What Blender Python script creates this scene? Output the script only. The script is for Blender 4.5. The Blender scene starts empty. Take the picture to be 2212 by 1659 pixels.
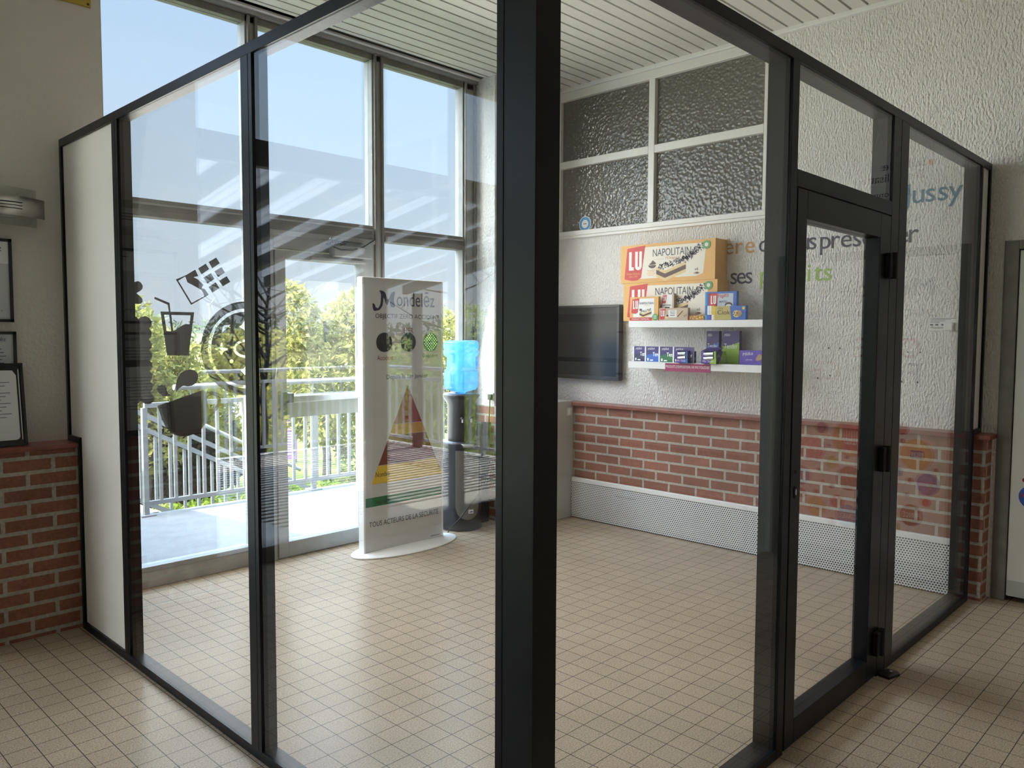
import bpy, math, random
import numpy as np
from mathutils import Vector, Matrix

random.seed(7)
rng = np.random.default_rng(11)
scene = bpy.context.scene
COL = scene.collection

# ------------------------------------------------------------------ camera
cam_d = bpy.data.cameras.new('camera')
cam = bpy.data.objects.new('camera', cam_d)
COL.objects.link(cam)
yaw, pit, rol = math.radians(45.95892), math.radians(3.594895), math.radians(0.238185)
fw = Vector((math.sin(yaw) * math.cos(pit), math.cos(yaw) * math.cos(pit), -math.sin(pit)))
rt = Vector((math.cos(yaw), -math.sin(yaw), 0))
up = rt.cross(fw)
cr, sr = math.cos(rol), math.sin(rol)
cx, cy, cz = cr * rt + sr * up, -sr * rt + cr * up, -fw
cam.matrix_world = Matrix(((cx.x, cy.x, cz.x, 0), (cx.y, cy.y, cz.y, 0), (cx.z, cy.z, cz.z, 1.5), (0, 0, 0, 1)))
cam_d.sensor_width = 36
cam_d.lens = 1718.08 / 2212 * 36
cam_d.clip_start, cam_d.clip_end = 0.05, 6000
scene.camera = cam

# ------------------------------------------------------------------ view, sky, sun, lights
scene.view_settings.view_transform = 'Standard'
scene.view_settings.look = 'None'
scene.view_settings.gamma = 1
scene.view_settings.use_curve_mapping = False
scene.view_settings.exposure = 0.0
cyc = scene.cycles
cyc.max_bounces = 8
cyc.diffuse_bounces = 4
cyc.glossy_bounces = 4
cyc.transmission_bounces = 4
cyc.transparent_max_bounces = 24
cyc.caustics_reflective = False
cyc.caustics_refractive = False
cyc.use_adaptive_sampling = True
cyc.adaptive_threshold = 0.03
cyc.use_denoising = True
cyc.sample_clamp_indirect = 6

SUN = Vector((-math.cos(math.radians(46)) * math.cos(math.radians(5)), math.cos(math.radians(46)) * math.sin(math.radians(5)), math.sin(math.radians(46))))


def setin(n, k, v):
    if k in n.inputs:
        n.inputs[k].default_value = v


world = bpy.data.worlds.new('sky')
scene.world = world
world.use_nodes = True
nt = world.node_tree
nt.nodes.clear()
N = nt.nodes.new
L = nt.links.new
wo = N('ShaderNodeOutputWorld')
bg = N('ShaderNodeBackground')
tc = N('ShaderNodeTexCoord')
sp = N('ShaderNodeSeparateXYZ')
L(tc.outputs['Generated'], sp.inputs[0])
rp = N('ShaderNodeValToRGB')
rp.color_ramp.elements[0].position = 0.0
rp.color_ramp.elements[0].color = (0.80, 0.88, 0.99, 1)
e = rp.color_ramp.elements.new(0.10)
e.color = (0.72, 0.85, 1.0, 1)
e = rp.color_ramp.elements.new(0.30)
e.color = (0.58, 0.77, 1.02, 1)
e = rp.color_ramp.elements.new(0.48)
e.color = (0.50, 0.70, 1.0, 1)
rp.color_ramp.elements[-1].position = 1.0
rp.color_ramp.elements[-1].color = (0.42, 0.62, 0.98, 1)
L(sp.outputs['Z'], rp.inputs[0])
# low clouds
nz = N('ShaderNodeTexNoise')
nz.inputs['Scale'].default_value = 9
nz.inputs['Detail'].default_value = 6
mp = N('ShaderNodeMapping')
mp.inputs['Scale'].default_value = (1, 1, 3)
L(tc.outputs['Generated'], mp.inputs[0])
L(mp.outputs[0], nz.inputs['Vector'])
cr1 = N('ShaderNodeMapRange')
cr1.inputs[1].default_value, cr1.inputs[2].default_value = 0.52, 0.68
L(nz.outputs['Fac'], cr1.inputs[0])
cr2 = N('ShaderNodeMapRange')
cr2.inputs[1].default_value, cr2.inputs[2].default_value = 0.22, 0.05
L(sp.outputs['Z'], cr2.inputs[0])
cm = N('ShaderNodeMath')
cm.operation = 'MULTIPLY'
L(cr1.outputs[0], cm.inputs[0])
L(cr2.outputs[0], cm.inputs[1])
cmix = N('ShaderNodeMix')
cmix.data_type = 'RGBA'
cmix.inputs[7].default_value = (0.95, 0.97, 1.0, 1)
L(cm.outputs[0], cmix.inputs[0])
L(rp.outputs[0], cmix.inputs[6])
# the sky brightens towards the sun and overhead
dt = N('ShaderNodeVectorMath')
dt.operation = 'DOT_PRODUCT'
dt.inputs[1].default_value = SUN
L(tc.outputs['Generated'], dt.inputs[0])
gl = N('ShaderNodeMapRange')
gl.interpolation_type = 'SMOOTHSTEP'
gl.inputs[1].default_value, gl.inputs[2].default_value = 0.80, 1.0
gl.inputs[3].default_value, gl.inputs[4].default_value = 0.0, 16.0
L(dt.outputs['Value'], gl.inputs[0])
zz = N('ShaderNodeMapRange')
zz.interpolation_type = 'SMOOTHSTEP'
zz.inputs[1].default_value, zz.inputs[2].default_value = 0.40, 0.62
zz.inputs[3].default_value, zz.inputs[4].default_value = 1.0, 13.0
L(sp.outputs['Z'], zz.inputs[0])
L(cmix.outputs[2], bg.inputs['Color'])
# haze glowing along the horizon under the sun
hx = N('ShaderNodeVectorMath')
hx.operation = 'MULTIPLY'
hx.inputs[1].default_value = (1, 1, 0)
L(tc.outputs['Generated'], hx.inputs[0])
hn = N('ShaderNodeVectorMath')
hn.operation = 'NORMALIZE'
L(hx.outputs[0], hn.inputs[0])
hd = N('ShaderNodeVectorMath')
hd.operation = 'DOT_PRODUCT'
hd.inputs[1].default_value = (-1, 0, 0)
L(hn.outputs[0], hd.inputs[0])
hg = N('ShaderNodeMapRange')
hg.interpolation_type = 'SMOOTHSTEP'
hg.inputs[1].default_value, hg.inputs[2].default_value = 0.80, 0.93
hg.inputs[3].default_value, hg.inputs[4].default_value = 0.0, 18.0
L(hd.outputs['Value'], hg.inputs[0])

# and grows brighter round towards the sun's side
az = N('ShaderNodeMapRange')
az.inputs[1].default_value, az.inputs[2].default_value = 0.25, 0.72
az.inputs[3].default_value, az.inputs[4].default_value = 1.0, 3.6
L(hd.outputs['Value'], az.inputs[0])
mz = N('ShaderNodeMath')
mz.operation = 'MAXIMUM'
L(az.outputs[0], mz.inputs[0])
L(zz.outputs[0], mz.inputs[1])
L(mz.outputs[0], bg.inputs['Strength'])
ad2 = N('ShaderNodeMath')
ad2.operation = 'ADD'
L(gl.outputs[0], ad2.inputs[0])
L(hg.outputs[0], ad2.inputs[1])
bg2 = N('ShaderNodeBackground')
bg2.inputs['Color'].default_value = (0.80, 0.76, 0.68, 1)
L(ad2.outputs[0], bg2.inputs['Strength'])
ash = N('ShaderNodeAddShader')
L(bg.outputs[0], ash.inputs[0])
L(bg2.outputs[0], ash.inputs[1])
L(ash.outputs[0], wo.inputs[0])

sd = bpy.data.lights.new('sun', 'SUN')
sd.energy = 20
sd.angle = math.radians(0.6)
sd.color = (1, 0.95, 0.86)
so = bpy.data.objects.new('sun', sd)
COL.objects.link(so)
so.rotation_euler = (-SUN).to_track_quat('-Z', 'Y').to_euler()
so.location = (-8, 6, 12)


def portal(name, loc, sx, sy):
    a = bpy.data.lights.new(name, 'AREA')
    a.shape = 'RECTANGLE'
    a.size, a.size_y = sx, sy
    a.cycles.is_portal = True
    o = bpy.data.objects.new(name, a)
    COL.objects.link(o)
    o.location = loc
    o.rotation_euler = (math.radians(-90), 0, 0)      # faces -y, into the room
    return o


portal('sky_portal', (3.03, 4.86, 1.8), 2.9, 3.3)
portal('sky_portal', (-1.75, 4.86, 1.8), 4.75, 3.3)


def fill_lamp(loc, sx, sy, power, spread=110):  # added downward area light that brightens the interior
    a = bpy.data.lights.new('fill_lamp_light', 'AREA')
    a.shape = 'RECTANGLE'
    a.size, a.size_y = sx, sy
    a.energy = power
    a.color = (1, 0.93, 0.84)
    a.spread = math.radians(spread)
    o = bpy.data.objects.new('fill_lamp_light', a)
    COL.objects.link(o)
    o.location = loc
    return o


HALL_FILL = [((-2.6, -2.2, 3.43), 7), ((1.4, -3.2, 3.43), 5), ((4.1, -1.7, 3.43), 13)]  # added fill lights behind the viewpoint, no known lamps there
for loc_, pw_ in HALL_FILL:
    fill_lamp(loc_, 1.15, 0.5, pw_)


def window_fill(name, loc, sx, sy, power):  # added area light that strengthens the daylight indoors
    a = bpy.data.lights.new(name, 'AREA')
    a.shape = 'RECTANGLE'
    a.size, a.size_y = sx, sy
    a.energy = power
    a.color = (1.0, 0.97, 0.93)
    o = bpy.data.objects.new(name, a)
    COL.objects.link(o)
    o.location = loc
    o.rotation_euler = (math.radians(-72), 0, 0)
    return o


window_fill('window_fill', (3.03, 4.6, 1.6), 2.7, 2.4, 85)  # added fill standing just inside the panes, facing the room
BOX_FILL = [((2.35, 2.1, 3.42), 6), ((3.3, 2.1, 3.42), 6)]  # added fill lights above the glass box, without any fitting
for loc_, pw_ in BOX_FILL:
    fill_lamp(loc_, 0.55, 1.15, pw_)

# ------------------------------------------------------------------ materials
MATS = {}


def mat(name, col=(0.8, 0.8, 0.8), rough=0.5, metal=0.0, spec=0.5, noise=None, bump=None, emit=None, trans=None, coat=0.0, aniso=None):
    """noise=(scale, amount) mottles the colour, bump=(scale, strength) roughens the surface"""
    if name in MATS:
        return MATS[name]
    m = bpy.data.materials.new(name)
    m.use_nodes = True
    t = m.node_tree
    b = t.nodes['Principled BSDF']
    b.inputs['Base Color'].default_value = (*col, 1)
    b.inputs['Roughness'].default_value = rough
    b.inputs['Metallic'].default_value = metal
    setin(b, 'Specular IOR Level', spec)
    setin(b, 'Coat Weight', coat)
    if noise or bump:
        c = t.nodes.new('ShaderNodeTexCoord')
    if noise:
        n = t.nodes.new('ShaderNodeTexNoise')
        n.inputs['Scale'].default_value = noise[0]
        n.inputs['Detail'].default_value = 5
        t.links.new(c.outputs['Object'], n.inputs['Vector'])
        r = t.nodes.new('ShaderNodeMapRange')
        r.inputs[1].default_value, r.inputs[2].default_value = 0.3, 0.7
        r.inputs[3].default_value, r.inputs[4].default_value = 1 - noise[1], 1 + noise[1]
        t.links.new(n.outputs['Fac'], r.inputs[0])
        mx = t.nodes.new('ShaderNodeVectorMath')
        mx.operation = 'SCALE'
        mx.inputs[0].default_value = col
        t.links.new(r.outputs[0], mx.inputs['Scale'])
        t.links.new(mx.outputs[0], b.inputs['Base Color'])
    if bump:
        n = t.nodes.new('ShaderNodeTexNoise')
        n.inputs['Scale'].default_value = bump[0]
        n.inputs['Detail'].default_value = 4
        if len(bump) > 2:
            g = t.nodes.new('ShaderNodeMapping')
            g.inputs['Scale'].default_value = bump[2]
            t.links.new(c.outputs['Object'], g.inputs[0])
            t.links.new(g.outputs[0], n.inputs['Vector'])
        else:
            t.links.new(c.outputs['Object'], n.inputs['Vector'])
        u = t.nodes.new('ShaderNodeBump')
        u.inputs['Strength'].default_value = bump[1]
        u.inputs['Distance'].default_value = 0.01 if bump[1] < 1 else 0.02
        t.links.new(n.outputs['Fac'], u.inputs['Height'])
        t.links.new(u.outputs[0], b.inputs['Normal'])
    if emit:
        b.inputs['Emission Color'].default_value = (*emit[0], 1)
        b.inputs['Emission Strength'].default_value = emit[1]
    if trans:
        setin(b, 'Transmission Weight', trans)
    MATS[name] = m
    return m


def math_node(t, op, a, b=None):
    n = t.nodes.new('ShaderNodeMath')
    n.operation = op
    for i, v in enumerate((a, b)):
        if v is None:
            continue
        if isinstance(v, (int, float)):
            n.inputs[i].default_value = v
        else:
            t.links.new(v, n.inputs[i])
    return n.outputs[0]


def glass(name, r0=0.043, tint=(1, 1, 1), rough=0.0):
    m = bpy.data.materials.new(name)
    m.use_nodes = True
    t = m.node_tree
    t.nodes.clear()
    o = t.nodes.new('ShaderNodeOutputMaterial')
    g = t.nodes.new('ShaderNodeNewGeometry')
    d = t.nodes.new('ShaderNodeVectorMath')
    d.operation = 'DOT_PRODUCT'
    t.links.new(g.outputs['Incoming'], d.inputs[0])
    t.links.new(g.outputs['Normal'], d.inputs[1])
    c = math_node(t, 'ABSOLUTE', d.outputs['Value'])
    k = math_node(t, 'POWER', math_node(t, 'SUBTRACT', 1.0, c), 5.0)
    f = math_node(t, 'ADD', math_node(t, 'MULTIPLY', k, 1 - r0), r0)
    tr = t.nodes.new('ShaderNodeBsdfTransparent')
    tr.inputs['Color'].default_value = (*tint, 1)
    gs = t.nodes.new('ShaderNodeBsdfGlossy')
    gs.inputs['Roughness'].default_value = rough
    mx = t.nodes.new('ShaderNodeMixShader')
    t.links.new(f, mx.inputs[0])
    t.links.new(tr.outputs[0], mx.inputs[1])
    t.links.new(gs.outputs[0], mx.inputs[2])
    t.links.new(mx.outputs[0], o.inputs[0])
    MATS[name] = m
    return m


def vec2(t, axes, ox=0.0, oy=0.0):
    """object coordinates -> (first axis - ox, second axis - oy, 0)"""
    c = t.nodes.new('ShaderNodeTexCoord')
    s = t.nodes.new('ShaderNodeSeparateXYZ')
    t.links.new(c.outputs['Object'], s.inputs[0])
    k = t.nodes.new('ShaderNodeCombineXYZ')
    t.links.new(math_node(t, 'SUBTRACT', s.outputs[axes[0]], ox), k.inputs[0])
    t.links.new(math_node(t, 'SUBTRACT', s.outputs[axes[1]], oy), k.inputs[1])
    return k.outputs[0], c.outputs['Object']


def brick_like(name, axes, bw, rh, mortar, c1, c2, cm_, ox, oy, offset, rough, speck, bumpd, smooth=0.1, variation=0.0):
    m = bpy.data.materials.new(name)
    m.use_nodes = True
    t = m.node_tree
    b = t.nodes['Principled BSDF']
    v, oc = vec2(t, axes, ox, oy)
    k = t.nodes.new('ShaderNodeTexBrick')
    k.offset = offset
    k.offset_frequency = 2
    k.squash = 1
    k.inputs['Scale'].default_value = 1
    k.inputs['Mortar Size'].default_value = mortar
    k.inputs['Mortar Smooth'].default_value = smooth
    k.inputs['Bias'].default_value = 0
    k.inputs['Brick Width'].default_value = bw
    k.inputs['Row Height'].default_value = rh
    k.inputs['Color1'].default_value = (*c1, 1)
    k.inputs['Color2'].default_value = (*c2, 1)
    k.inputs['Mortar'].default_value = (*cm_, 1)
    t.links.new(v, k.inputs['Vector'])
    n = t.nodes.new('ShaderNodeTexNoise')
    n.inputs['Scale'].default_value = speck[0]
    n.inputs['Detail'].default_value = 3
    t.links.new(oc, n.inputs['Vector'])
    r = t.nodes.new('ShaderNodeMapRange')
    r.inputs[1].default_value, r.inputs[2].default_value = 0.35, 0.65
    r.inputs[3].default_value, r.inputs[4].default_value = 1 - speck[1], 1 + speck[1]
    t.links.new(n.outputs['Fac'], r.inputs[0])
    n2 = t.nodes.new('ShaderNodeTexNoise')
    n2.inputs['Scale'].default_value = 3.0
    n2.inputs['Detail'].default_value = 3
    t.links.new(oc, n2.inputs['Vector'])
    r2 = t.nodes.new('ShaderNodeMapRange')
    r2.inputs[1].default_value, r2.inputs[2].default_value = 0.3, 0.7
    r2.inputs[3].default_value, r2.inputs[4].default_value = 1 - variation, 1 + variation
    t.links.new(n2.outputs['Fac'], r2.inputs[0])
    s = t.nodes.new('ShaderNodeVectorMath')
    s.operation = 'SCALE'
    t.links.new(k.outputs['Color'], s.inputs[0])
    t.links.new(math_node(t, 'MULTIPLY', r.outputs[0], r2.outputs[0]), s.inputs['Scale'])
    t.links.new(s.outputs[0], b.inputs['Base Color'])
    b.inputs['Roughness'].default_value = rough
    u = t.nodes.new('ShaderNodeBump')
    u.inputs['Strength'].default_value = 0.6
    u.inputs['Distance'].default_value = bumpd
    t.links.new(math_node(t, 'SUBTRACT', 1.0, k.outputs['Fac']), u.inputs['Height'])
    t.links.new(u.outputs[0], b.inputs['Normal'])
    MATS[name] = m
    return m


M_floor = brick_like('floor_tile', 'XY', 0.1013, 0.1022, 0.0016, (0.40, 0.315, 0.225), (0.375, 0.30, 0.215), (0.07, 0.058, 0.048), 0.003, 0.0247, 0.0, 0.27, (170, 0.26), 0.0012, variation=0.05)
setin(M_floor.node_tree.nodes['Principled BSDF'], 'Specular IOR Level', 0.15)
BR1, BR2, BRM = (0.30, 0.115, 0.072), (0.235, 0.088, 0.058), (0.40, 0.37, 0.31)
M_brick_r = brick_like('brick_right', 'YZ', 0.2285, 0.075, 0.009, BR1, BR2, BRM, 0.145, 0.025, 0.5, 0.75, (70, 0.14), 0.006, variation=0.12)
M_brick_l = brick_like('brick_left', 'XZ', 0.223, 0.072, 0.010, BR1, BR2, BRM, 0.11, 0.027, 0.5, 0.75, (70, 0.14), 0.006, variation=0.12)
M_brick_e = brick_like('brick_end', 'XZ', 0.2285, 0.075, 0.009, BR1, BR2, BRM, 0.02, 0.025, 0.5, 0.75, (70, 0.14), 0.006, variation=0.12)
M_plaster = mat('textured_plaster', (0.88, 0.865, 0.835), 0.75, noise=(2.5, 0.03), bump=(85, 1.0, (1, 1, 0.5)))
M_plaster_s = mat('smooth_plaster', (0.70, 0.66, 0.61), 0.8, noise=(3, 0.03), bump=(60, 0.25))
M_ceil = mat('ceiling_slat', (0.80, 0.785, 0.73), 0.55, noise=(1.5, 0.03))
M_ceilgap = mat('ceiling_gap', (0.05, 0.05, 0.045), 0.9)
M_black = mat('black_aluminium', (0.007, 0.008, 0.0105), 0.33, spec=0.25, noise=(60, 0.08))
M_groove = mat('black_seal', (0.004, 0.004, 0.005), 0.7)
M_panel = mat('white_panel', (0.80, 0.775, 0.735), 0.5)
M_alu = mat('grey_aluminium_frame', (0.34, 0.34, 0.325), 0.42, 0.15, noise=(12, 0.07))
M_aludk = mat('dark_frame', (0.20, 0.188, 0.165), 0.5, 0.1, noise=(9, 0.15))  # darker, browner, mottled frame tone
M_whiteframe = mat('white_frame', (0.83, 0.82, 0.79), 0.4)
M_glass = glass('partition_glass', 0.043, (0.985, 0.995, 0.99))
M_wglass = glass('window_glass', 0.04, (0.97, 0.985, 0.98))
M_curb = mat('worn_grey_curb', (0.42, 0.41, 0.385), 0.55, noise=(5, 0.22), bump=(30, 0.2))
M_cap = mat('red_stone_cap', (0.22, 0.065, 0.045), 0.3, noise=(14, 0.25))
M_white = mat('white_paint', (0.84, 0.84, 0.82), 0.4)
M_whitesat = mat('white_satin', (0.86, 0.86, 0.85), 0.3)
M_grey = mat('light_grey_paint', (0.52, 0.53, 0.52), 0.45)
M_dgrey = mat('dark_grey_plastic', (0.035, 0.037, 0.04), 0.35)
M_blackp = mat('black_plastic', (0.012, 0.012, 0.013), 0.3)
M_chrome = mat('brushed_steel', (0.62, 0.60, 0.57), 0.28, 1.0, bump=(40, 0.05, (1, 1, 30)))
M_steel2 = mat('dull_steel', (0.55, 0.57, 0.6), 0.35, 0.9)
M_vinyl = mat('dark_vinyl', (0.022, 0.022, 0.02), 0.5)
M_ink = mat('dark_ink', (0.02, 0.02, 0.025), 0.6)
M_purpleink = mat('purple_ink', (0.035, 0.028, 0.075), 0.55)
M_paper = mat('paper_white', (0.80, 0.81, 0.84), 0.6)


def flat(name, c, rough=0.45):
    return mat('print_' + name, c, rough)


P_red = flat('red', (0.62, 0.03, 0.035))
P_orange = flat('tan_orange', (0.78, 0.43, 0.12))
P_cream = flat('cream', (0.84, 0.78, 0.66))
P_white = flat('white', (0.86, 0.86, 0.84))
P_choc = flat('chocolate', (0.085, 0.035, 0.025))
P_cake = flat('cake', (0.78, 0.58, 0.28))
P_navy = flat('navy', (0.02, 0.02, 0.075))
P_blue = flat('blue', (0.03, 0.13, 0.5))
P_cyan = flat('cyan', (0.06, 0.30, 0.62))
P_green = flat('green', (0.10, 0.36, 0.12))
P_lime = flat('lime', (0.30, 0.50, 0.05))
P_violet = flat('violet', (0.11, 0.055, 0.42))
P_dviolet = flat('deep_violet', (0.045, 0.025, 0.17))
P_yellow = flat('yellow', (0.80, 0.55, 0.05))
P_magenta = flat('magenta', (0.33, 0.02, 0.11))
P_teal = flat('teal', (0.045, 0.20, 0.33))
P_gold = flat('ochre', (0.55, 0.27, 0.03))
P_brown = flat('tan_brown', (0.42, 0.27, 0.16))
P_kraft = flat('kraft', (0.55, 0.42, 0.30))
P_pink = flat('pink', (0.50, 0.10, 0.22))
P_dkred = flat('dark_red', (0.27, 0.02, 0.02))
P_maroon = flat('maroon', (0.20, 0.045, 0.02))
P_dkgreen = flat('dark_green', (0.012, 0.16, 0.05))
P_silver = mat('silver_foil', (0.75, 0.78, 0.8), 0.2, 0.8, bump=(120, 0.4))


# ------------------------------------------------------------------ mesh builder
def frame(o, u, v):
    o, u, v = Vector(o), Vector(u).normalized(), Vector(v).normalized()
    return (o, u, v, u.cross(v))


TEXT = {}
FILL = {}


def text_data(body):
    if body not in TEXT:
        c = bpy.data.curves.new('t', 'FONT')
        c.body = body
        c.resolution_u = 3
        o = bpy.data.objects.new('t', c)
        m = o.to_mesh()
        v = [(p.co.x, p.co.y) for p in m.vertices]
        f = [tuple(q.vertices) for q in m.polygons]
        o.to_mesh_clear()
        bpy.data.objects.remove(o)
        bpy.data.curves.remove(c)
        TEXT[body] = (v, f)
    return TEXT[body]


def fill_data(loops):
    c = bpy.data.curves.new('c', 'CURVE')
    c.dimensions = '2D'
    c.fill_mode = 'BOTH'
    for lp in loops:
        s = c.splines.new('POLY')
        s.points.add(len(lp) - 1)
        for p, q in zip(s.points, lp):
            p.co = (q[0], q[1], 0, 1)
        s.use_cyclic_u = True
    o = bpy.data.objects.new('c', c)
    m = o.to_mesh()
    v = [(p.co.x, p.co.y) for p in m.vertices]
    f = [tuple(q.vertices) for q in m.polygons]
    o.to_mesh_clear()
    bpy.data.objects.remove(o)
    bpy.data.curves.remove(c)
    return v, f


def ell(cx_, cy_, rx, ry=None, n=32, a0=0, a1=2 * math.pi):
    ry = rx if ry is None else ry
    full = abs(a1 - a0 - 2 * math.pi) < 1e-6
    k = n if full else n + 1
    return [(cx_ + rx * math.cos(a0 + (a1 - a0) * i / n), cy_ + ry * math.sin(a0 + (a1 - a0) * i / n)) for i in range(k)]


def smooth2(pts, n=4):
    """closed Catmull-Rom through pts"""
    out = []
    k = len(pts)
    for i in range(k):
        p0, p1, p2, p3 = (Vector(pts[(i + j - 1) % k]) for j in range(4))
        for s in range(n):
            t = s / n
            q = 0.5 * ((2 * p1) + (p2 - p0) * t + (2 * p0 - 5 * p1 + 4 * p2 - p3) * t * t + (3 * p1 - p0 - 3 * p2 + p3) * t ** 3)
            out.append((q.x, q.y))
    return out


class MB:
    def __init__(s):
        s.v, s.f, s.m, s.mats, s.sm = [], [], [], [], []

    def mi(s, m):
        if m not in s.mats:
            s.mats.append(m)
        return s.mats.index(m)

    def add(s, vs, fs, m, smooth=False):
        b = len(s.v)
        s.v.extend(tuple(p) for p in vs)
        k = s.mi(m)
        for f in fs:
            s.f.append(tuple(b + i for i in f))
            s.m.append(k)
            s.sm.append(smooth)
        return s

    def box(s, lo, hi, m):
        (x0, y0, z0), (x1, y1, z1) = lo, hi
        x0, x1 = min(x0, x1), max(x0, x1)
        y0, y1 = min(y0, y1), max(y0, y1)
        z0, z1 = min(z0, z1), max(z0, z1)
        vs = [(x0, y0, z0), (x1, y0, z0), (x1, y1, z0), (x0, y1, z0), (x0, y0, z1), (x1, y0, z1), (x1, y1, z1), (x0, y1, z1)]
        return s.add(vs, [(0, 3, 2, 1), (4, 5, 6, 7), (0, 1, 5, 4), (1, 2, 6, 5), (2, 3, 7, 6), (3, 0, 4, 7)], m)

    def pt(s, F, a, b, c=0.0):
        return F[0] + F[1] * a + F[2] * b + F[3] * c

    def poly(s, F, pts, off, m):
        return s.add([s.pt(F, a, b, off) for a, b in pts], [tuple(range(len(pts)))], m)

    def rect(s, F, a0, b0, a1, b1, off, m):
        return s.poly(F, [(a0, b0), (a1, b0), (a1, b1), (a0, b1)], off, m)

    def prism(s, F, pts, t0, t1, m, smooth=False):
        n = len(pts)
        vs = [s.pt(F, a, b, t0) for a, b in pts] + [s.pt(F, a, b, t1) for a, b in pts]
        s.add(vs, [tuple(reversed(range(n))), tuple(range(n, 2 * n))], m)
        return s.add(vs, [(i, (i + 1) % n, n + (i + 1) % n, n + i) for i in range(n)], m, smooth)

    def filled(s, F, loops, off, m):
        v, f = fill_data(loops)
        return s.add([s.pt(F, a, b, off) for a, b in v], f, m)

    def text(s, F, body, a, b, w=None, h=None, off=0.0006, m=None, al='l', ang=0.0, shear=0.0):
        v, f = text_data(body)
        x0, x1 = min(p[0] for p in v), max(p[0] for p in v)
        y0, y1 = min(p[1] for p in v), max(p[1] for p in v)
        sx = w / (x1 - x0) if w else None
        sy = h / (y1 - y0) if h else None
        sx = sx or sy
        sy = sy or sx
        ww = (x1 - x0) * sx
        dx = {'l': 0, 'c': -ww / 2, 'r': -ww}[al]
        ca, sa = math.cos(ang), math.sin(ang)
        pts = []
        for p in v:
            q, r = (p[0] - x0) * sx + dx, (p[1] - y0) * sy
            q += shear * r
            pts.append(s.pt(F, a + q * ca - r * sa, b + q * sa + r * ca, off))
        return s.add(pts, f, m)

    def cyl(s, p0, p1, r, m, n=16, r1=None, caps=True, smooth=True):
        p0, p1 = Vector(p0), Vector(p1)
        r1 = r if r1 is None else r1
        d = (p1 - p0).normalized()
        a = d.orthogonal().normalized()
        b = d.cross(a)
        vs = [p0 + (a * math.cos(2 * math.pi * i / n) + b * math.sin(2 * math.pi * i / n)) * r for i in range(n)]
        vs += [p1 + (a * math.cos(2 * math.pi * i / n) + b * math.sin(2 * math.pi * i / n)) * r1 for i in range(n)]
        s.add(vs, [(i, (i + 1) % n, n + (i + 1) % n, n + i) for i in range(n)], m, smooth)
        if caps:
            s.add(vs, [tuple(reversed(range(n))), tuple(range(n, 2 * n))], m)
        return s

    def tube(s, path, r, m, n=8, r_end=None):
        path = [Vector(p) for p in path]
        k = len(path)
        vs = []
        a = None
        for i, p in enumerate(path):
            d = (path[min(i + 1, k - 1)] - path[max(i - 1, 0)]).normalized()
            if a is None:
                a = d.orthogonal().normalized()
            a = (a - d * a.dot(d)).normalized()
            b = d.cross(a)
            rr = r if r_end is None else r + (r_end - r) * i / (k - 1)
            vs += [p + (a * math.cos(2 * math.pi * j / n) + b * math.sin(2 * math.pi * j / n)) * rr for j in range(n)]
        fs = [(i * n + j, i * n + (j + 1) % n, (i + 1) * n + (j + 1) % n, (i + 1) * n + j) for i in range(k - 1) for j in range(n)]
        s.add(vs, fs, m, True)
        return s.add(vs, [tuple(reversed(range(n))), tuple(range((k - 1) * n, k * n))], m)

    def lathe(s, c, prof, m, n=32, sx=1.0, sy=1.0, a0=0.0, a1=2 * math.pi):
        """profile (r, z) turned round the vertical through c"""
        c = Vector(c)
        full = abs(a1 - a0 - 2 * math.pi) < 1e-6
        k = n if full else n + 1
        vs = [c + Vector((r * sx * math.cos(a0 + (a1 - a0) * i / n), r * sy * math.sin(a0 + (a1 - a0) * i / n), z)) for r, z in prof for i in range(k)]
        fs = []
        for j in range(len(prof) - 1):
            for i in range(n):
                i2 = (i + 1) % k
                fs.append((j * k + i, j * k + i2, (j + 1) * k + i2, (j + 1) * k + i))
        return s.add(vs, fs, m, True)

    def build(s, name, parent=None, bevel=0.0, label=None):
        me = bpy.data.meshes.new(name)
        me.from_pydata(s.v, [], s.f)
        for m in s.mats:
            me.materials.append(m)
        me.polygons.foreach_set('material_index', s.m)
        me.polygons.foreach_set('use_smooth', s.sm)
        me.update()
        o = bpy.data.objects.new(name, me)
        COL.objects.link(o)
        if parent is not None:
            o.parent = parent
            o.matrix_parent_inverse = PW(parent).inverted()
        if bevel:
            b = o.modifiers.new('bevel', 'BEVEL')
            b.width = bevel
            b.segments = 2
            b.limit_method = 'ANGLE'
            b.angle_limit = math.radians(50)
        if label:
            o['label'] = label
        return o


def PW(o):
    m = Matrix.LocRotScale(o.location, o.rotation_euler, None)
    if o.parent is not None:
        m = PW(o.parent) @ o.matrix_parent_inverse @ m
    return m


def tag(o, label, cat, group=None, kind=None):
    o['label'] = label
    o['category'] = cat
    if group:
        o['group'] = group
    if kind:
        o['kind'] = kind
    return o


def empty(name, loc, label, cat, group=None, kind=None):
    o = bpy.data.objects.new(name, None)
    o.empty_display_size = 0.1
    COL.objects.link(o)
    o.location = loc
    return tag(o, label, cat, group, kind)


def struct(mb, name, label, cat, bevel=0.0):
    return tag(mb.build(name, bevel=bevel), label, cat, kind='structure')


def bx(lo, hi, m, name, parent=None, bevel=0.0, label=None):
    return MB().box(lo, hi, m).build(name, parent, bevel, label)


RF = frame((5.14, 0, 0), (0, -1, 0), (0, 0, 1))     # right wall, seen from the room; first coordinate is -y


def RY(y):
    return -y


# ================================================================== ROOM SHELL
XB, YB = -4.7, -5.2           # far left and rear limits of the hall
CZ = 3.515
b = MB().box((XB, YB, -0.12), (5.6, 4.86, 0), M_floor)
struct(b, 'floor', 'beige speckled square floor tiles with thin dark joints', 'floor')

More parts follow.
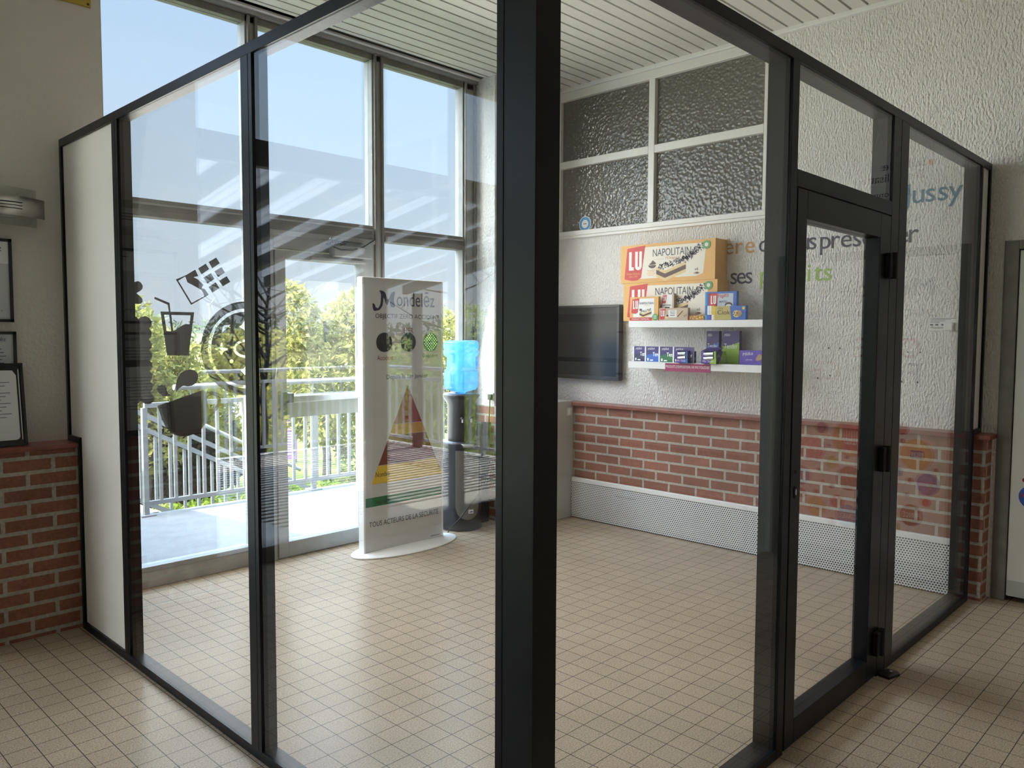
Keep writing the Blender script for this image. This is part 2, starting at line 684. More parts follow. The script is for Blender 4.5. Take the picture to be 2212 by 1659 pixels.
b = MB().box((XB, YB, CZ + 0.03), (5.6, 4.95, CZ + 0.1), M_ceilgap)
y = 2.938 - 0.1025 * 79
while y < 4.62:
    lo, hi = y + 0.008, y + 0.1025 - 0.008
    if 4.35 < y < 4.47:                                   # the loose slat sags by the window
        for i in range(10):
            x0, x1 = XB + (5.14 - XB) * i / 10, XB + (5.14 - XB) * (i + 1) / 10
            b.box((x0, lo, CZ), (x1, hi, CZ + 0.02), M_ceil)
    else:
        b.box((XB, lo, CZ), (5.14, hi, CZ + 0.02), M_ceil)
    y += 0.1025
struct(b, 'ceiling', 'white slatted ceiling of long narrow strips with dark gaps', 'ceiling')

# left wall (beside the window wall): plaster above, brick below
b = MB().box((0.62, 4.5, 0.9), (1.56, 4.86, CZ), M_plaster_s)
wl = struct(b, 'wall_left', 'plain off-white plaster wall with lamp and framed notices', 'wall')
b = MB().box((0.62, 4.334, 0), (1.56, 4.86, 0.925), M_brick_l)
b.build('brick_wainscot', wl, label='red brick lower wall')
b = MB().box((0.6, 4.305, 0.925), (1.56, 4.505, 0.947), M_cap)
b.build('wall_cap', wl, 0.004, label='dark red stone cap')

# right wall: plaster with the frosted window opening, brick below
b = MB()
b.box((5.14, YB, 2.03), (5.5, 1.14, CZ + 0.02), M_plaster)           # above the white door
b.box((5.14, YB, 0), (5.5, -0.02, 2.03), M_plaster)
b.box((5.14, 1.14, 0), (5.5, 2.565, CZ + 0.02), M_plaster)
b.box((5.30, -0.02, 0), (5.5, 1.14, 2.03), M_plaster)
b.box((5.14, 2.565, 0.9), (5.5, 4.43, 2.312), M_plaster)
b.box((5.14, 2.565, 3.487), (5.5, 4.43, CZ + 0.02), M_plaster)
b.box((5.14, 4.43, 0.9), (5.5, 4.86, CZ + 0.02), M_plaster)
wr = struct(b, 'wall_right', 'white rough plaster wall with coloured lettering', 'wall')
b = MB().box((5.02, 1.165, 0), (5.2, 4.7, 0.925), M_brick_r)
b.box((5.02, 1.1635, 0), (5.2, 1.165, 0.925), M_brick_e)
b.build('brick_wainscot', wr, label='red brick lower wall')
b = MB().box((4.99, 1.14, 0.92), (5.15, 4.4, 0.947), M_cap)
b.build('wall_cap', wr, 0.004, label='dark red stone cap')
# the lettering painted on the plaster
b = MB()


def wtext(body, yl, yr, zb, h, m):
    n = len(body)
    pitch = (yl - yr) / n * (n / (n - 0.12))
    for i, ch in enumerate(body):
        v, f = text_data(ch)
        xa, xb = min(p[0] for p in v), max(p[0] for p in v)
        k = h / 0.74
        x0 = -yl + i * pitch + (pitch * 0.88 - (xb - xa) * k) / 2
        b.add([b.pt(RF, x0 + (p[0] - xa) * k, zb + p[1] * k, 0.002) for p in v], f, m)


wtext('Jussy', 1.70, 1.372, 2.292, 0.125, P_teal)
wtext('ère', 2.875, 2.648, 2.068, 0.125, P_gold)
wtext('de', 2.613, 2.475, 2.068, 0.125, M_purpleink)
wtext('vous', 2.43, 2.215, 2.062, 0.125, M_purpleink)
wtext('présenter', 2.184, 1.591, 2.060, 0.125, M_purpleink)
wtext('ses', 2.825, 2.659, 1.858, 0.125, M_purpleink)
wtext('produits', 2.594, 2.109, 1.855, 0.125, P_lime)
for (yy, zz_) in ((2.114, 1.417), (2.04, 1.417), (1.63, 1.40), (1.56, 1.40), (2.10, 1.24), (2.18, 1.22), (1.66, 1.22), (1.57, 1.22)):
    b.poly(RF, ell(-yy, zz_, 0.005, n=10), 0.003, M_ink)
b.build('lettering', wr, label='coloured words painted on the plaster')

# short pier between the window wall and the right wall
b = MB()
b.box((4.45, 4.5, 0.9), (5.14, 4.86, CZ), M_plaster)
pier = struct(b, 'wall_pier', 'textured white plaster pier at the right end of the window wall', 'wall')
b = MB().box((4.45, 4.334, 0), (5.02, 4.86, 0.925), M_brick_r)
b.box((4.4485, 4.334, 0), (4.45, 4.86, 0.925), M_brick_r)
b.build('brick_wainscot', pier, label='red brick lower pier')
b = MB().box((4.45, 4.3, 0.925), (5.02, 4.5, 0.947), M_cap)
b.build('wall_cap', pier, 0.004)
b = MB().box((4.74, 4.15, 0), (5.018, 4.332, 0.96), M_grey)
struct(b, 'trim_1', 'pale grey boxed-in corner casing beside the radiator cover', 'casing', 0.004)

# cove moulding along the right wall
b = MB().box((5.10, YB, CZ - 0.028), (5.142, 4.86, CZ + 0.012), M_white)
struct(b, 'trim_2', 'white cove moulding where ceiling meets the lettered wall', 'moulding', 0.006)

# unseen remaining sides of the hall
b = MB().box((XB - 0.15, YB, 0), (XB, 4.86, CZ), M_plaster_s)
struct(b, 'wall_side', 'plain plaster wall closing the far side of the hall', 'wall')
b = MB().box((XB, YB - 0.15, 0), (5.5, YB, CZ), M_plaster_s)
struct(b, 'wall_rear', 'plain plaster wall closing the hall at the rear', 'wall')
for lo_, pw_ in HALL_FILL:  # made-up housings for the added hall fill lights
    lm = empty('fill_lamp', (lo_[0], lo_[1], CZ), 'added rectangular fill lamp on the ceiling behind the viewpoint', 'lamp', 'added hall fill lamps')
    b = MB()
    x0, y0 = lo_[0], lo_[1]
    for s in (-1, 1):
        b.box((x0 - 0.62, y0 + s * 0.29 - 0.02, CZ - 0.07), (x0 + 0.62, y0 + s * 0.29 + 0.02, CZ), M_white)
        b.box((x0 + s * 0.6 - 0.02, y0 - 0.31, CZ - 0.07), (x0 + s * 0.6 + 0.02, y0 + 0.31, CZ), M_white)
    b.box((x0 - 0.6, y0 - 0.29, CZ - 0.015), (x0 + 0.6, y0 + 0.29, CZ), M_white)
    b.build('fill_housing', lm)

# ================================================================== WINDOW WALL
FY0, FY1, GY = 4.72, 4.81, 4.765


def glazing_bay(parent, x0, x1, z0, z1, pane_name='glass_pane'):
    b = MB().box((x0, GY - 0.004, z0), (x1, GY + 0.004, z1), M_wglass)
    return b.build(pane_name, parent)


w1 = empty('window_1', (3.0, 4.76, 0), 'tall aluminium window wall with grey transom and clear panes', 'window', kind='structure')
b = MB()
for x0, x1 in ((1.56, 1.64), (2.478, 2.569), (3.438, 3.54), (4.31, 4.45)):
    b.box((x0, FY0, 0), (x1, FY1, 3.47), M_alu)
    b.box((x0 + 0.012, FY0 - 0.02, 0.1), (x0 + 0.03, FY0, 3.47), M_aludk)
    b.box((x1 - 0.03, FY0 - 0.02, 0.1), (x1 - 0.012, FY0, 3.47), M_aludk)
b.build('mullions', w1, 0.003)
b = MB()
for x0, x1 in ((1.64, 2.478), (2.569, 3.438), (3.54, 4.31)):
    b.box((x0, FY0 - 0.015, 2.165), (x1, FY1, 2.205), M_aludk)
    b.box((x0, FY0, 2.205), (x1, FY1, 2.268), M_aludk)
    b.box((x0, FY0 - 0.008, 2.232), (x1, FY1, 2.244), M_alu)
b.build('transom', w1, 0.002, label='grey-brown horizontal transom')
b = MB()
b.box((1.56, FY0 - 0.0, 3.43), (4.45, FY1, 3.475), M_aludk)
b.box((1.56, FY0 - 0.03, 3.475), (4.45, FY1, 3.50), M_alu)
b.box((1.56, FY0 - 0.06, 3.50), (4.45, 4.86, 3.53), M_white)
b.box((1.56, FY0 - 0.10, 3.515), (4.45, 4.86, 3.545), M_alu)
b.build('head_rail', w1, 0.002)
b = MB()
b.box((1.56, FY0, 0), (2.478, 4.86, 0.10), M_curb)
b.box((3.54, FY0, 0), (4.31, 4.86, 0.10), M_curb)
b.build('curb', w1, 0.003, label='worn grey curb under the panes')
b = MB()
for x0, x1 in ((1.64, 2.478), (3.54, 4.31)):
    b.box((x0, FY0 - 0.005, 0.10), (x1, FY1, 0.128), M_alu)
b.build('bottom_rail', w1, 0.002)
for x0, x1 in ((1.64, 2.478), (2.569, 3.438), (3.54, 4.31)):
    glazing_bay(w1, x0, x1, 2.268, 3.43)
for x0, x1 in ((1.64, 2.478), (3.54, 4.31)):
    glazing_bay(w1, x0, x1, 0.128, 2.165)

# dark vinyl pictures stuck on the left lower pane
VF = frame((0, GY - 0.0055, 0), (1, 0, 0), (0, 0, 1))
ear = [(1.72, 1.78), (1.795, 1.789), (1.815, 1.796), (1.831, 1.789), (1.842, 1.771), (1.839, 1.752), (1.827, 1.74), (1.805, 1.726), (1.826, 1.709), (1.837, 1.695), (1.839, 1.681), (1.83, 1.667), (1.815, 1.663), (1.797, 1.666), (1.75, 1.67)]
bis = [(1.68, 1.57), (1.771, 1.582), (1.8, 1.592), (1.813, 1.576), (1.826, 1.589), (1.85, 1.595), (1.873, 1.587), (1.887, 1.567), (1.888, 1.546), (1.881, 1.532), (1.87, 1.523), (1.883, 1.51), (1.888, 1.495), (1.884, 1.476), (1.868, 1.461), (1.881, 1.445), (1.886, 1.43), (1.882, 1.409), (1.868, 1.397), (1.881, 1.383), (1.886, 1.364), (1.88, 1.347), (1.868, 1.337), (1.88, 1.323), (1.885, 1.304), (1.88, 1.286), (1.87, 1.276), (1.882, 1.258), (1.883, 1.241), (1.878, 1.224), (1.869, 1.214), (1.882, 1.198), (1.884, 1.182), (1.881, 1.165), (1.871, 1.151), (1.884, 1.135), (1.89, 1.116), (1.885, 1.096), (1.871, 1.083), (1.854, 1.079), (1.836, 1.085), (1.814, 1.103), (1.801, 1.09), (1.771, 1.092), (1.68, 1.10)]
cup = [[(1.939, 1.624), (2.142, 1.624), (2.102, 1.362), (1.973, 1.365)], [(1.961, 1.605), (1.99, 1.606), (2.0, 1.507), (1.973, 1.51)], [(2.003, 1.605), (2.119, 1.605), (2.112, 1.551), (2.09, 1.552), (2.068, 1.545), (2.047, 1.53), (2.029, 1.518), (2.013, 1.511)]]
straw = [(1.909, 1.709), (1.994, 1.676), (1.999, 1.6235), (1.989, 1.6235), (1.983, 1.665), (1.905, 1.697)]
wrap = [[(2.035, 1.816), (2.099, 1.847), (2.154, 1.882), (2.172, 1.844), (2.142, 1.836), (2.17, 1.823), (2.203, 1.793), (2.191, 1.771), (2.21, 1.768), (2.236, 1.733), (2.124, 1.668)], [(2.049, 1.81), (2.092, 1.837), (2.105, 1.802), (2.134, 1.789), (2.191, 1.76), (2.209, 1.725), (2.128, 1.68)]]
squares = [[(2.172, 1.89), (2.22, 1.922), (2.242, 1.891), (2.193, 1.856)], [(2.239, 1.934), (2.288, 1.964), (2.31, 1.931), (2.261, 1.896)], [(2.204, 1.836), (2.252, 1.867), (2.274, 1.832), (2.229, 1.801)], [(2.274, 1.879), (2.321, 1.908), (2.343, 1.876), (2.297, 1.844)], [(2.236, 1.78), (2.281, 1.812), (2.305, 1.777), (2.259, 1.747)], [(2.304, 1.823), (2.354, 1.853), (2.377, 1.819), (2.326, 1.788)]]
mug = [(1.908, 1.068), (2.188, 1.149), (2.197, 1.125), (2.211, 1.088), (2.228, 0.999), (2.205, 0.946), (2.174, 0.909), (2.129, 0.883), (2.082, 0.871), (2.039, 0.874), (2.004, 0.887), (1.976, 0.911), (1.953, 0.941), (1.936, 0.981), (1.922, 1.027)]
hand = [[(2.195, 1.125), (2.216, 1.135), (2.242, 1.139), (2.269, 1.132), (2.291, 1.109), (2.302, 1.075), (2.295, 1.046), (2.278, 1.021), (2.251, 1.005), (2.23, 0.997)], [(2.221, 1.023), (2.248, 1.031), (2.271, 1.051), (2.279, 1.076), (2.268, 1.103), (2.249, 1.113), (2.223, 1.109), (2.208, 1.091)]]
drops = [[(1.908, 1.171), (1.917, 1.186), (1.936, 1.193), (1.955, 1.187), (1.966, 1.171), (1.965, 1.154), (1.975, 1.136), (1.995, 1.124), (1.967, 1.122), (1.94, 1.129), (1.916, 1.148)], [(2.022, 1.142), (2.019, 1.183), (2.029, 1.221), (2.047, 1.252), (2.069, 1.268), (2.109, 1.279), (2.138, 1.271), (2.157, 1.249), (2.157, 1.217), (2.143, 1.192), (2.121, 1.179), (2.096, 1.175), (2.067, 1.18), (2.042, 1.168)]]
H = math.pi / 2
CC = (2.478, 1.40)


def half(r0, r1=0.0, cxy=CC, ry0=None):
    out = ell(cxy[0], cxy[1], r0, ry0, 30, H, 3 * H)
    if r1:
        out += list(reversed(ell(cxy[0], cxy[1], r1, None if not ry0 else ry0 * r1 / r0, 30, H, 3 * H)))
    return out


def decal(name, label, *fills):
    b = MB()
    for lp in fills:
        b.filled(VF, lp if isinstance(lp[0], list) else [lp], 0, M_vinyl)
    return b.build(name, w1, label=label)


decal('vinyl_decal', 'dark scalloped biscuit sticker', ear, bis)
decal('vinyl_decal', 'dark drink cup sticker with straw', cup, straw)
decal('vinyl_decal', 'dark chocolate bar sticker', wrap, *squares)
decal('vinyl_decal', 'dark tilted mug sticker with splashes', mug, hand, *drops)
star = [(2.268, 1.4), (2.297, 1.412), (2.313, 1.44), (2.326, 1.412), (2.352, 1.397), (2.325, 1.383), (2.311, 1.361), (2.296, 1.385)]
tri = [(2.314, 1.501), (2.322, 1.536), (2.33, 1.547), (2.373, 1.552), (2.365, 1.541)]
star2 = [(2.427, 1.537), (2.451, 1.553), (2.465, 1.575), (2.474, 1.577), (2.474, 1.501), (2.461, 1.523)]
star3 = [(2.434, 1.264), (2.458, 1.273), (2.472, 1.295), (2.474, 1.29), (2.474, 1.232), (2.461, 1.232)]
inring = ell(2.474, 1.4, 0.085, 0.058, 16, H, 3 * H) + list(reversed(ell(2.474, 1.4, 0.067, 0.043, 16, H, 3 * H)))
decal('vinyl_decal', 'dark round cookie sticker', half(0.299, 0.254), [half(0.235), smooth2(star, 3), tri, star2, star3, ell(2.377, 1.486, 0.011, n=12), ell(2.375, 1.32, 0.013, n=12), inring])

# glazed exit door in the window wall
d1 = empty('door_1', (3.03, 4.72, 0), 'glazed aluminium exit door with push bar, opening to the terrace', 'door', kind='structure')
b = MB()
b.box((2.569, FY0 - 0.01, 0), (2.65, FY1, 2.165), M_alu)
b.box((3.395, FY0 - 0.01, 0), (3.438, FY1, 2.165), M_alu)
b.box((2.65, FY0 - 0.01, 2.05), (3.395, FY1, 2.165), M_alu)
b.box((2.569, FY0 - 0.03, 2.135), (3.438, FY0, 2.165), M_alu)
b.build('door_frame', d1, 0.002)
b = MB()
b.box((2.656, FY0 - 0.02, 0.012), (2.728, FY1 - 0.03, 2.04), M_alu)
b.box((3.32, FY0 - 0.02, 0.012), (3.39, FY1 - 0.03, 2.04), M_alu)
b.box((2.728, FY0 - 0.02, 1.985), (3.32, FY1 - 0.03, 2.04), M_alu)
b.box((2.728, FY0 - 0.02, 0.012), (3.32, FY1 - 0.03, 0.112), M_alu)
b.box((2.728, FY0 - 0.015, 0.94), (3.32, FY1 - 0.03, 1.045), M_alu)
leaf = b.build('door_leaf', d1, 0.002)
b = MB().box((2.728, GY - 0.015, 0.112), (3.32, GY - 0.007, 0.94), M_wglass)
b.box((2.728, GY - 0.015, 1.045), (3.32, GY - 0.007, 1.985), M_wglass)
b.build('glass_pane', d1)
b = MB()
b.box((2.66, FY0 - 0.075, 0.93), (2.70, FY0 - 0.02, 1.12), M_dgrey)
b.box((2.695, FY0 - 0.09, 1.045), (2.74, FY0 - 0.02, 1.11), M_dgrey)
b.box((3.34, FY0 - 0.075, 1.03), (3.38, FY0 - 0.02, 1.11), M_grey)
b.box((2.72, FY0 - 0.085, 1.045), (3.36, FY0 - 0.05, 1.09), M_steel2)
b.build('push_bar', d1, 0.006, label='steel push bar with dark latch case')
b = MB()
b.box((3.06, FY0 - 0.09, 2.02), (3.37, FY0 - 0.02, 2.095), M_alu)
b.box((2.90, FY0 - 0.06, 1.985), (3.34, FY0 - 0.035, 2.008), M_alu)
b.build('door_closer', d1, 0.005)
b = MB()
for k, (x0, z0) in enumerate(((3.03, 2.12), (3.06, 2.10))):
    pth = [(x0 + 0.012 * i + 0.03 * math.sin(i * 1.9 + k), FY0 - 0.07 - 0.01 * math.cos(i * 2.3), z0 + 0.018 * math.cos(i * 1.7 + k)) for i in range(9)]
    b.tube(pth, 0.006, M_blackp, 6)
b.tube([(3.0, FY0 - 0.08, 2.1), (3.1, FY0 - 0.10, 2.065), (3.2, FY0 - 0.10, 2.07), (3.3, FY0 - 0.07, 2.10), (3.42, FY0 - 0.04, 2.16)], 0.005, M_blackp, 6)
b.build('cable', d1, label='tangled black cable over the door')

# glazing of the window wall further left of the plaster wall (seen mirrored in the glass box)
w3 = empty('window_3', (-1.7, 4.76, 0), 'window wall to the terrace left of the plaster wall', 'window', kind='structure')
b = MB()
BAYS = ((-4.55, -3.65), (-3.55, -2.65), (-2.55, -1.65), (-1.55, -0.88), (-0.74, 0.52))
for x0, x1 in ((0.52, 0.62), (-0.88, -0.74), (-1.65, -1.55), (-2.65, -2.55), (-3.65, -3.55), (-4.7, -4.55)):
    b.box((x0, FY0, 0), (x1, FY1, 3.47), M_alu)
for x0, x1 in BAYS:
    b.box((x0, FY0, 0), (x1, 4.86, 0.10), M_curb)
    b.box((x0, FY0, 3.43), (x1, FY1, 3.53), M_alu)
b.build('window_frame', w3)
for x0, x1 in BAYS:
    glazing_bay(w3, x0, x1, 0.10, 3.43)
b = MB().box((XB - 0.2, 4.70, 3.515), (5.5, 4.95, 3.80), M_plaster_s)
struct(b, 'wall_lintel', 'lintel over the window wall', 'lintel')

# ================================================================== FROSTED WINDOW IN THE RIGHT WALL
mf = bpy.data.materials.new('hammered_glass')
mf.use_nodes = True
t = mf.node_tree
pb = t.nodes['Principled BSDF']
pb.inputs['Base Color'].default_value = (0.115, 0.11, 0.095, 1)
pb.inputs['Roughness'].default_value = 0.12
setin(pb, 'Specular IOR Level', 0.75)
c_ = t.nodes.new('ShaderNodeTexCoord')
vr = t.nodes.new('ShaderNodeTexVoronoi')
vr.feature = 'SMOOTH_F1'
vr.inputs['Scale'].default_value = 46
nn = t.nodes.new('ShaderNodeTexNoise')
nn.inputs['Scale'].default_value = 20
mxv = t.nodes.new('ShaderNodeVectorMath')
mxv.operation = 'MULTIPLY_ADD'
mxv.inputs[1].default_value = (0.02, 0.02, 0.02)
t.links.new(c_.outputs['Object'], nn.inputs['Vector'])
t.links.new(nn.outputs['Color'], mxv.inputs[0])
t.links.new(c_.outputs['Object'], mxv.inputs[2])
t.links.new(mxv.outputs[0], vr.inputs['Vector'])
bu = t.nodes.new('ShaderNodeBump')
bu.inputs['Strength'].default_value = 0.7
bu.inputs['Distance'].default_value = 0.012
t.links.new(vr.outputs['Distance'], bu.inputs['Height'])
t.links.new(bu.outputs[0], pb.inputs['Normal'])
MATS['hammered_glass'] = mf

w2 = empty('window_2', (5.14, 3.5, 2.3), 'white framed interior window of four dark hammered panes', 'window', kind='structure')
b = MB()
fx0, fx1 = 5.118, 5.20
b.box((fx0, 2.565, 2.345), (fx1, 2.591, 3.43), M_whiteframe)
b.box((fx0, 4.40, 2.345), (fx1, 4.43, 3.43), M_whiteframe)
b.box((fx0, 2.565, 3.42), (fx1, 4.43, 3.487), M_whiteframe)
b.box((fx0 - 0.012, 2.55, 2.312), (fx1, 4.43, 2.35), M_whiteframe)
b.box((fx0 - 0.004, 2.55, 2.29), (fx1, 4.43, 2.312), M_whiteframe)
b.box((fx0, 3.47, 2.35), (fx1, 3.524, 3.42), M_whiteframe)
b.box((fx0, 2.591, 2.869), (fx1, 3.47, 2.928), M_whiteframe)
b.box((fx0, 3.524, 2.869), (fx1, 4.40, 2.928), M_whiteframe)
b.build('window_frame', w2, 0.004)
for ya, yb_ in ((2.591, 3.47), (3.524, 4.40)):
    for za, zb_ in ((2.35, 2.869), (2.928, 3.42)):
        MB().box((5.155, ya, za), (5.165, yb_, zb_), mf).build('hammered_pane', w2)
st = empty('round_sticker', (5.15, 4.157, 2.40), 'small round blue and white sticker on the lower hammered pane', 'sticker')
b = MB()
SF = frame((5.153, 0, 0), (0, -1, 0), (0, 0, 1))
b.prism(SF, ell(-4.157, 2.404, 0.062), 0, 0.001, P_white)
b.filled(SF, [ell(-4.157, 2.404, 0.057), ell(-4.157, 2.404, 0.034)], 0.0016, P_cyan)
b.rect(SF, -4.157 - 0.014, 2.40, -4.157 - 0.003, 2.409, 0.0016, M_ink)
b.rect(SF, -4.157 + 0.003, 2.40, -4.157 + 0.014, 2.409, 0.0016, M_ink)
b.build('sticker_disc', st)

# ================================================================== GLASS BOX (PARTITION)
X0, X1 = 1.332, 1.392
Y0, Y1 = 1.218, 1.308
ZT, ZU = 2.464, 2.426
gp = empty('wall_front_left', (X0, 2.8, 0), 'left side of the black framed glass box with white end panel', 'partition', kind='structure')
b = MB()
b.box((X0, Y0, 0), (1.415, 1.342, ZT), M_black)
b.box((X0 - 0.0015, 1.318, 0), (X0, 1.3205, ZT), M_groove)
b.build('corner_post', gp, 0.002)
b = MB()
b.box((X0, 1.342, ZU), (X1, 4.462, ZT), M_black)
b.build('top_rail', gp, 0.0015)
b = MB()
b.box((X0, 1.342, 0), (X1, 4.315, 0.036), M_black)
b.build('bottom_rail', gp, 0.0015)
for ya, yb_ in ((2.496, 2.57), (3.688, 3.75)):
    b = MB()
    b.box((X0, ya, 0.036), (X1, yb_, ZU), M_black)
    b.box((X0 - 0.001, ya + 0.022, 0.036), (X0, ya + 0.0245, ZU), M_groove)
    b.build('upright', gp, 0.0015)
b = MB()
b.box((X0, 4.437, 0.975), (X1, 4.462, ZU), M_black)
b.box((X0, 4.287, 0.946), (X1, 4.462, 0.975), M_black)
b.box((X0, 4.287, 0.036), (X1, 4.315, 0.946), M_black)
b.build('end_upright', gp, 0.001)
b = MB()
LF = frame((X0 + 0.012, 0, 0), (0, -1, 0), (0, 0, 1))
b.prism(LF, [(-3.75, 0.036), (-3.75, ZU), (-4.437, ZU), (-4.437, 0.975), (-4.287, 0.975), (-4.287, 0.036)], -0.035, 0, M_panel)
b.build('white_panel', gp, label='white infill panel')
for ya, yb_ in ((1.342, 2.496), (2.57, 3.688)):
    MB().box((X0 + 0.006, ya, 0.036), (X0 + 0.014, yb_, ZU), M_glass).build('glass_pane', gp)

gr = empty('wall_front_right', (3.2, Y0, 0), 'right side of the black framed glass box with door and fixed panes', 'partition', kind='structure')
b = MB()
b.box((1.415, Y0, ZU), (5.135, Y1, ZT), M_black)
b.build('top_rail', gr, 0.0015)
b = MB()
b.box((1.415, Y0, 0), (2.608, Y1, 0.036), M_black)
b.box((3.76, Y0, 0), (4.985, Y1, 0.036), M_black)
b.build('bottom_rail', gr, 0.0015)
b = MB()
b.box((2.608, Y0, 0), (2.66, Y1, ZU), M_black)
b.build('upright', gr, 0.0015)
b = MB()
b.box((3.575, Y0, 0), (3.665, Y1, ZU), M_black)
b.box((3.669, Y0, 0), (3.764, Y1, ZU), M_black)
b.box((3.66, Y0 + 0.012, 0), (3.672, Y1, ZU), M_groove)
b.build('upright', gr, 0.0015)
b = MB()
b.box((2.66, Y0, 2.010), (3.575, Y1, 2.068), M_black)
b.build('transom', gr, 0.0015)
b = MB()
b.box((4.94, Y0, 0.036), (4.966, Y1, ZU), M_black)
b.box((5.108, Y0, 0.975), (5.135, Y1, ZU), M_black)
b.box((4.972, Y0, 0.946), (5.135, Y1, 0.975), M_black)
b.box((4.972, Y0, 0.036), (4.987, Y1, 0.946), M_black)
b.build('end_upright', gr, 0.001)
b = MB()
QF = frame((0, Y0 + 0.012, 0), (1, 0, 0), (0, 0, 1))
b.prism(QF, [(4.966, 0.036), (4.972, 0.036), (4.972, 0.975), (5.108, 0.975), (5.108, ZU), (4.966, ZU)], -0.035, 0, M_panel)
b.build('white_panel', gr, label='narrow white infill panel')
for xa, xb, za in ((1.415, 2.608, 0.036), (3.764, 4.94, 0.036), (2.66, 3.575, 2.068)):
    MB().box((xa, Y0 + 0.006, za), (xb, Y0 + 0.014, ZU), M_glass).build('glass_pane', gr)

d2 = empty('door_2', (3.55, Y0, 0), 'black framed glass door in the right side of the glass box', 'door', kind='structure')
b = MB()
ya, yb_ = Y0 - 0.002, Y0 + 0.065
b.box((2.664, ya, 0.012), (2.742, yb_, 2.004), M_black)
b.box((3.45, ya, 0.012), (3.566, yb_, 2.004), M_black)
b.box((2.742, ya, 1.906), (3.45, yb_, 2.004), M_black)
b.box((2.742, ya, 0.012), (3.45, yb_, 0.105), M_black)
b.build('door_leaf', d2, 0.002)
MB().box((2.742, Y0 + 0.028, 0.105), (3.45, Y0 + 0.036, 1.906), M_glass).build('glass_pane', d2)
b = MB()
b.box((2.654, Y0 + 0.004, 0.012), (2.668, Y0 + 0.05, 2.01), M_groove)
b.box((3.562, Y0 + 0.004, 0.012), (3.58, Y0 + 0.05, 2.01), M_groove)
b.box((2.66, Y0 + 0.004, 2.0), (3.57, Y0 + 0.05, 2.012), M_groove)
b.build('seal', d2)
for zc in (1.795, 0.972, 0.165):
    b = MB()
    b.box((3.51, Y0 - 0.024, zc - 0.052), (3.60, Y0 - 0.002, zc + 0.052), M_groove)
    b.cyl((3.557, Y0 - 0.024, zc - 0.055), (3.557, Y0 - 0.024, zc + 0.055), 0.012, M_groove, 10)
    b.build('hinge', d2, 0.003)
b = MB()
DF = frame((0, Y0 - 0.003, 0), (1, 0, 0), (0, 0, 1))
b.prism(DF, ell(2.70, 1.018, 0.006, n=12), 0, 0.001, M_groove)
b.prism(DF, ell(2.70, 0.945, 0.011, 0.022, n=16), 0, 0.001, M_groove)
b.prism(DF, ell(2.704, 0.945, 0.006, 0.012, n=16), 0, 0.002, M_steel2)
b.build('lock_hole', d2)
ds = empty('floor_pivot', (3.64, 1.19, 0), 'small black metal bracket screwed to floor under the glass door', 'bracket')
b = MB()
b.prism(frame((3.64, 1.165, 0), (1, 0, 0), (0, 1, 0)), [(-0.06, 0.0), (0.015, -0.02), (0.035, 0.0), (0.03, 0.04), (-0.05, 0.05)], 0.0, 0.012, M_blackp)
b.build('bracket_plate', ds, 0.002)
b = MB().cyl((3.645, 1.18, 0.012), (3.645, 1.18, 0.016), 0.008, M_steel2, 12)
b.build('screw', ds)

# ================================================================== ENTRANCE DOOR AT THE RIGHT EDGE
d3 = empty('door_3', (5.14, 0.56, 0), 'white painted entrance door covered in round product stickers', 'door', kind='structure')
M_doorw = mat('door_white', (0.80, 0.79, 0.77), 0.45)
b = MB()
b.box((5.135, 1.07, 0), (5.30, 1.14, 2.03), M_aludk)
b.box((5.135, -0.02, 0), (5.30, 0.05, 2.03), M_aludk)
b.box((5.135, 0.05, 1.98), (5.30, 1.07, 2.03), M_aludk)
b.build('door_frame', d3, 0.003)
b = MB().box((5.15, 0.055, 0.03), (5.20, 1.066, 1.975), M_doorw)
b.box((5.143, 0.06, 0.03), (5.15, 1.06, 0.12), M_grey)
b.build('door_leaf', d3, 0.002)
KF = frame((5.15, 0, 0), (0, -1, 0), (0, 0, 1))
b = MB()
dc = [P_dviolet, P_pink, P_gold, M_ink, P_lime, P_blue, P_dkred, P_maroon, P_yellow, P_red, P_cyan, P_orange, P_cyan, P_violet, P_maroon]
dots = [(0.35, 0.896, 0.039, 0), (0.286, 0.755, 0.089, 1), (0.544, 0.843, 0.121, 2), (0.399, 0.784, 0.01, 0), (0.172, 0.671, 0.018, 3), (0.423, 0.676, 0.041, 4), (0.518, 0.718, 0.013, 0), (0.219, 0.567, 0.066, 5), (0.34, 0.617, 0.013, 6), (0.537, 0.582, 0.079, 7), (0.364, 0.545, 0.01, 6), (0.424, 0.519, 0.017, 3), (0.22, 0.447, 0.033, 6), (0.326, 0.471, 0.014, 6), (0.326, 0.372, 0.064, 8), (0.465, 0.423, 0.044, 9), (0.534, 0.338, 0.074, 10), (0.43, 0.284, 0.029, 6), (0.805, 0.929, 0.036, 6), (0.805, 0.856, 0.016, 6), (0.89, 0.779, 0.096, 11), (0.752, 0.771, 0.009, 6), (0.786, 0.662, 0.027, 12), (0.998, 0.698, 0.012, 6), (0.957, 0.606, 0.067, 5), (0.858, 0.618, 0.019, 6), (0.752, 0.571, 0.024, 3), (0.841, 0.528, 0.013, 6), (0.75, 0.473, 0.029, 8), (0.951, 0.495, 0.026, 9), (0.868, 0.405, 0.067, 14), (0.746, 0.394, 0.011, 3), (0.774, 0.319, 0.034, 4), (0.65, 0.70, 0.05, 8), (0.64, 0.45, 0.06, 0), (0.66, 0.31, 0.03, 9)]
for k, (yy, zz_, r, ci) in enumerate(dots):
    b.poly(KF, ell(-yy, zz_, r, n=24), 0.0012 + 0.00002 * k, dc[ci])
b.rect(KF, -0.93, 0.755, -0.85, 0.805, 0.0032, P_dviolet)
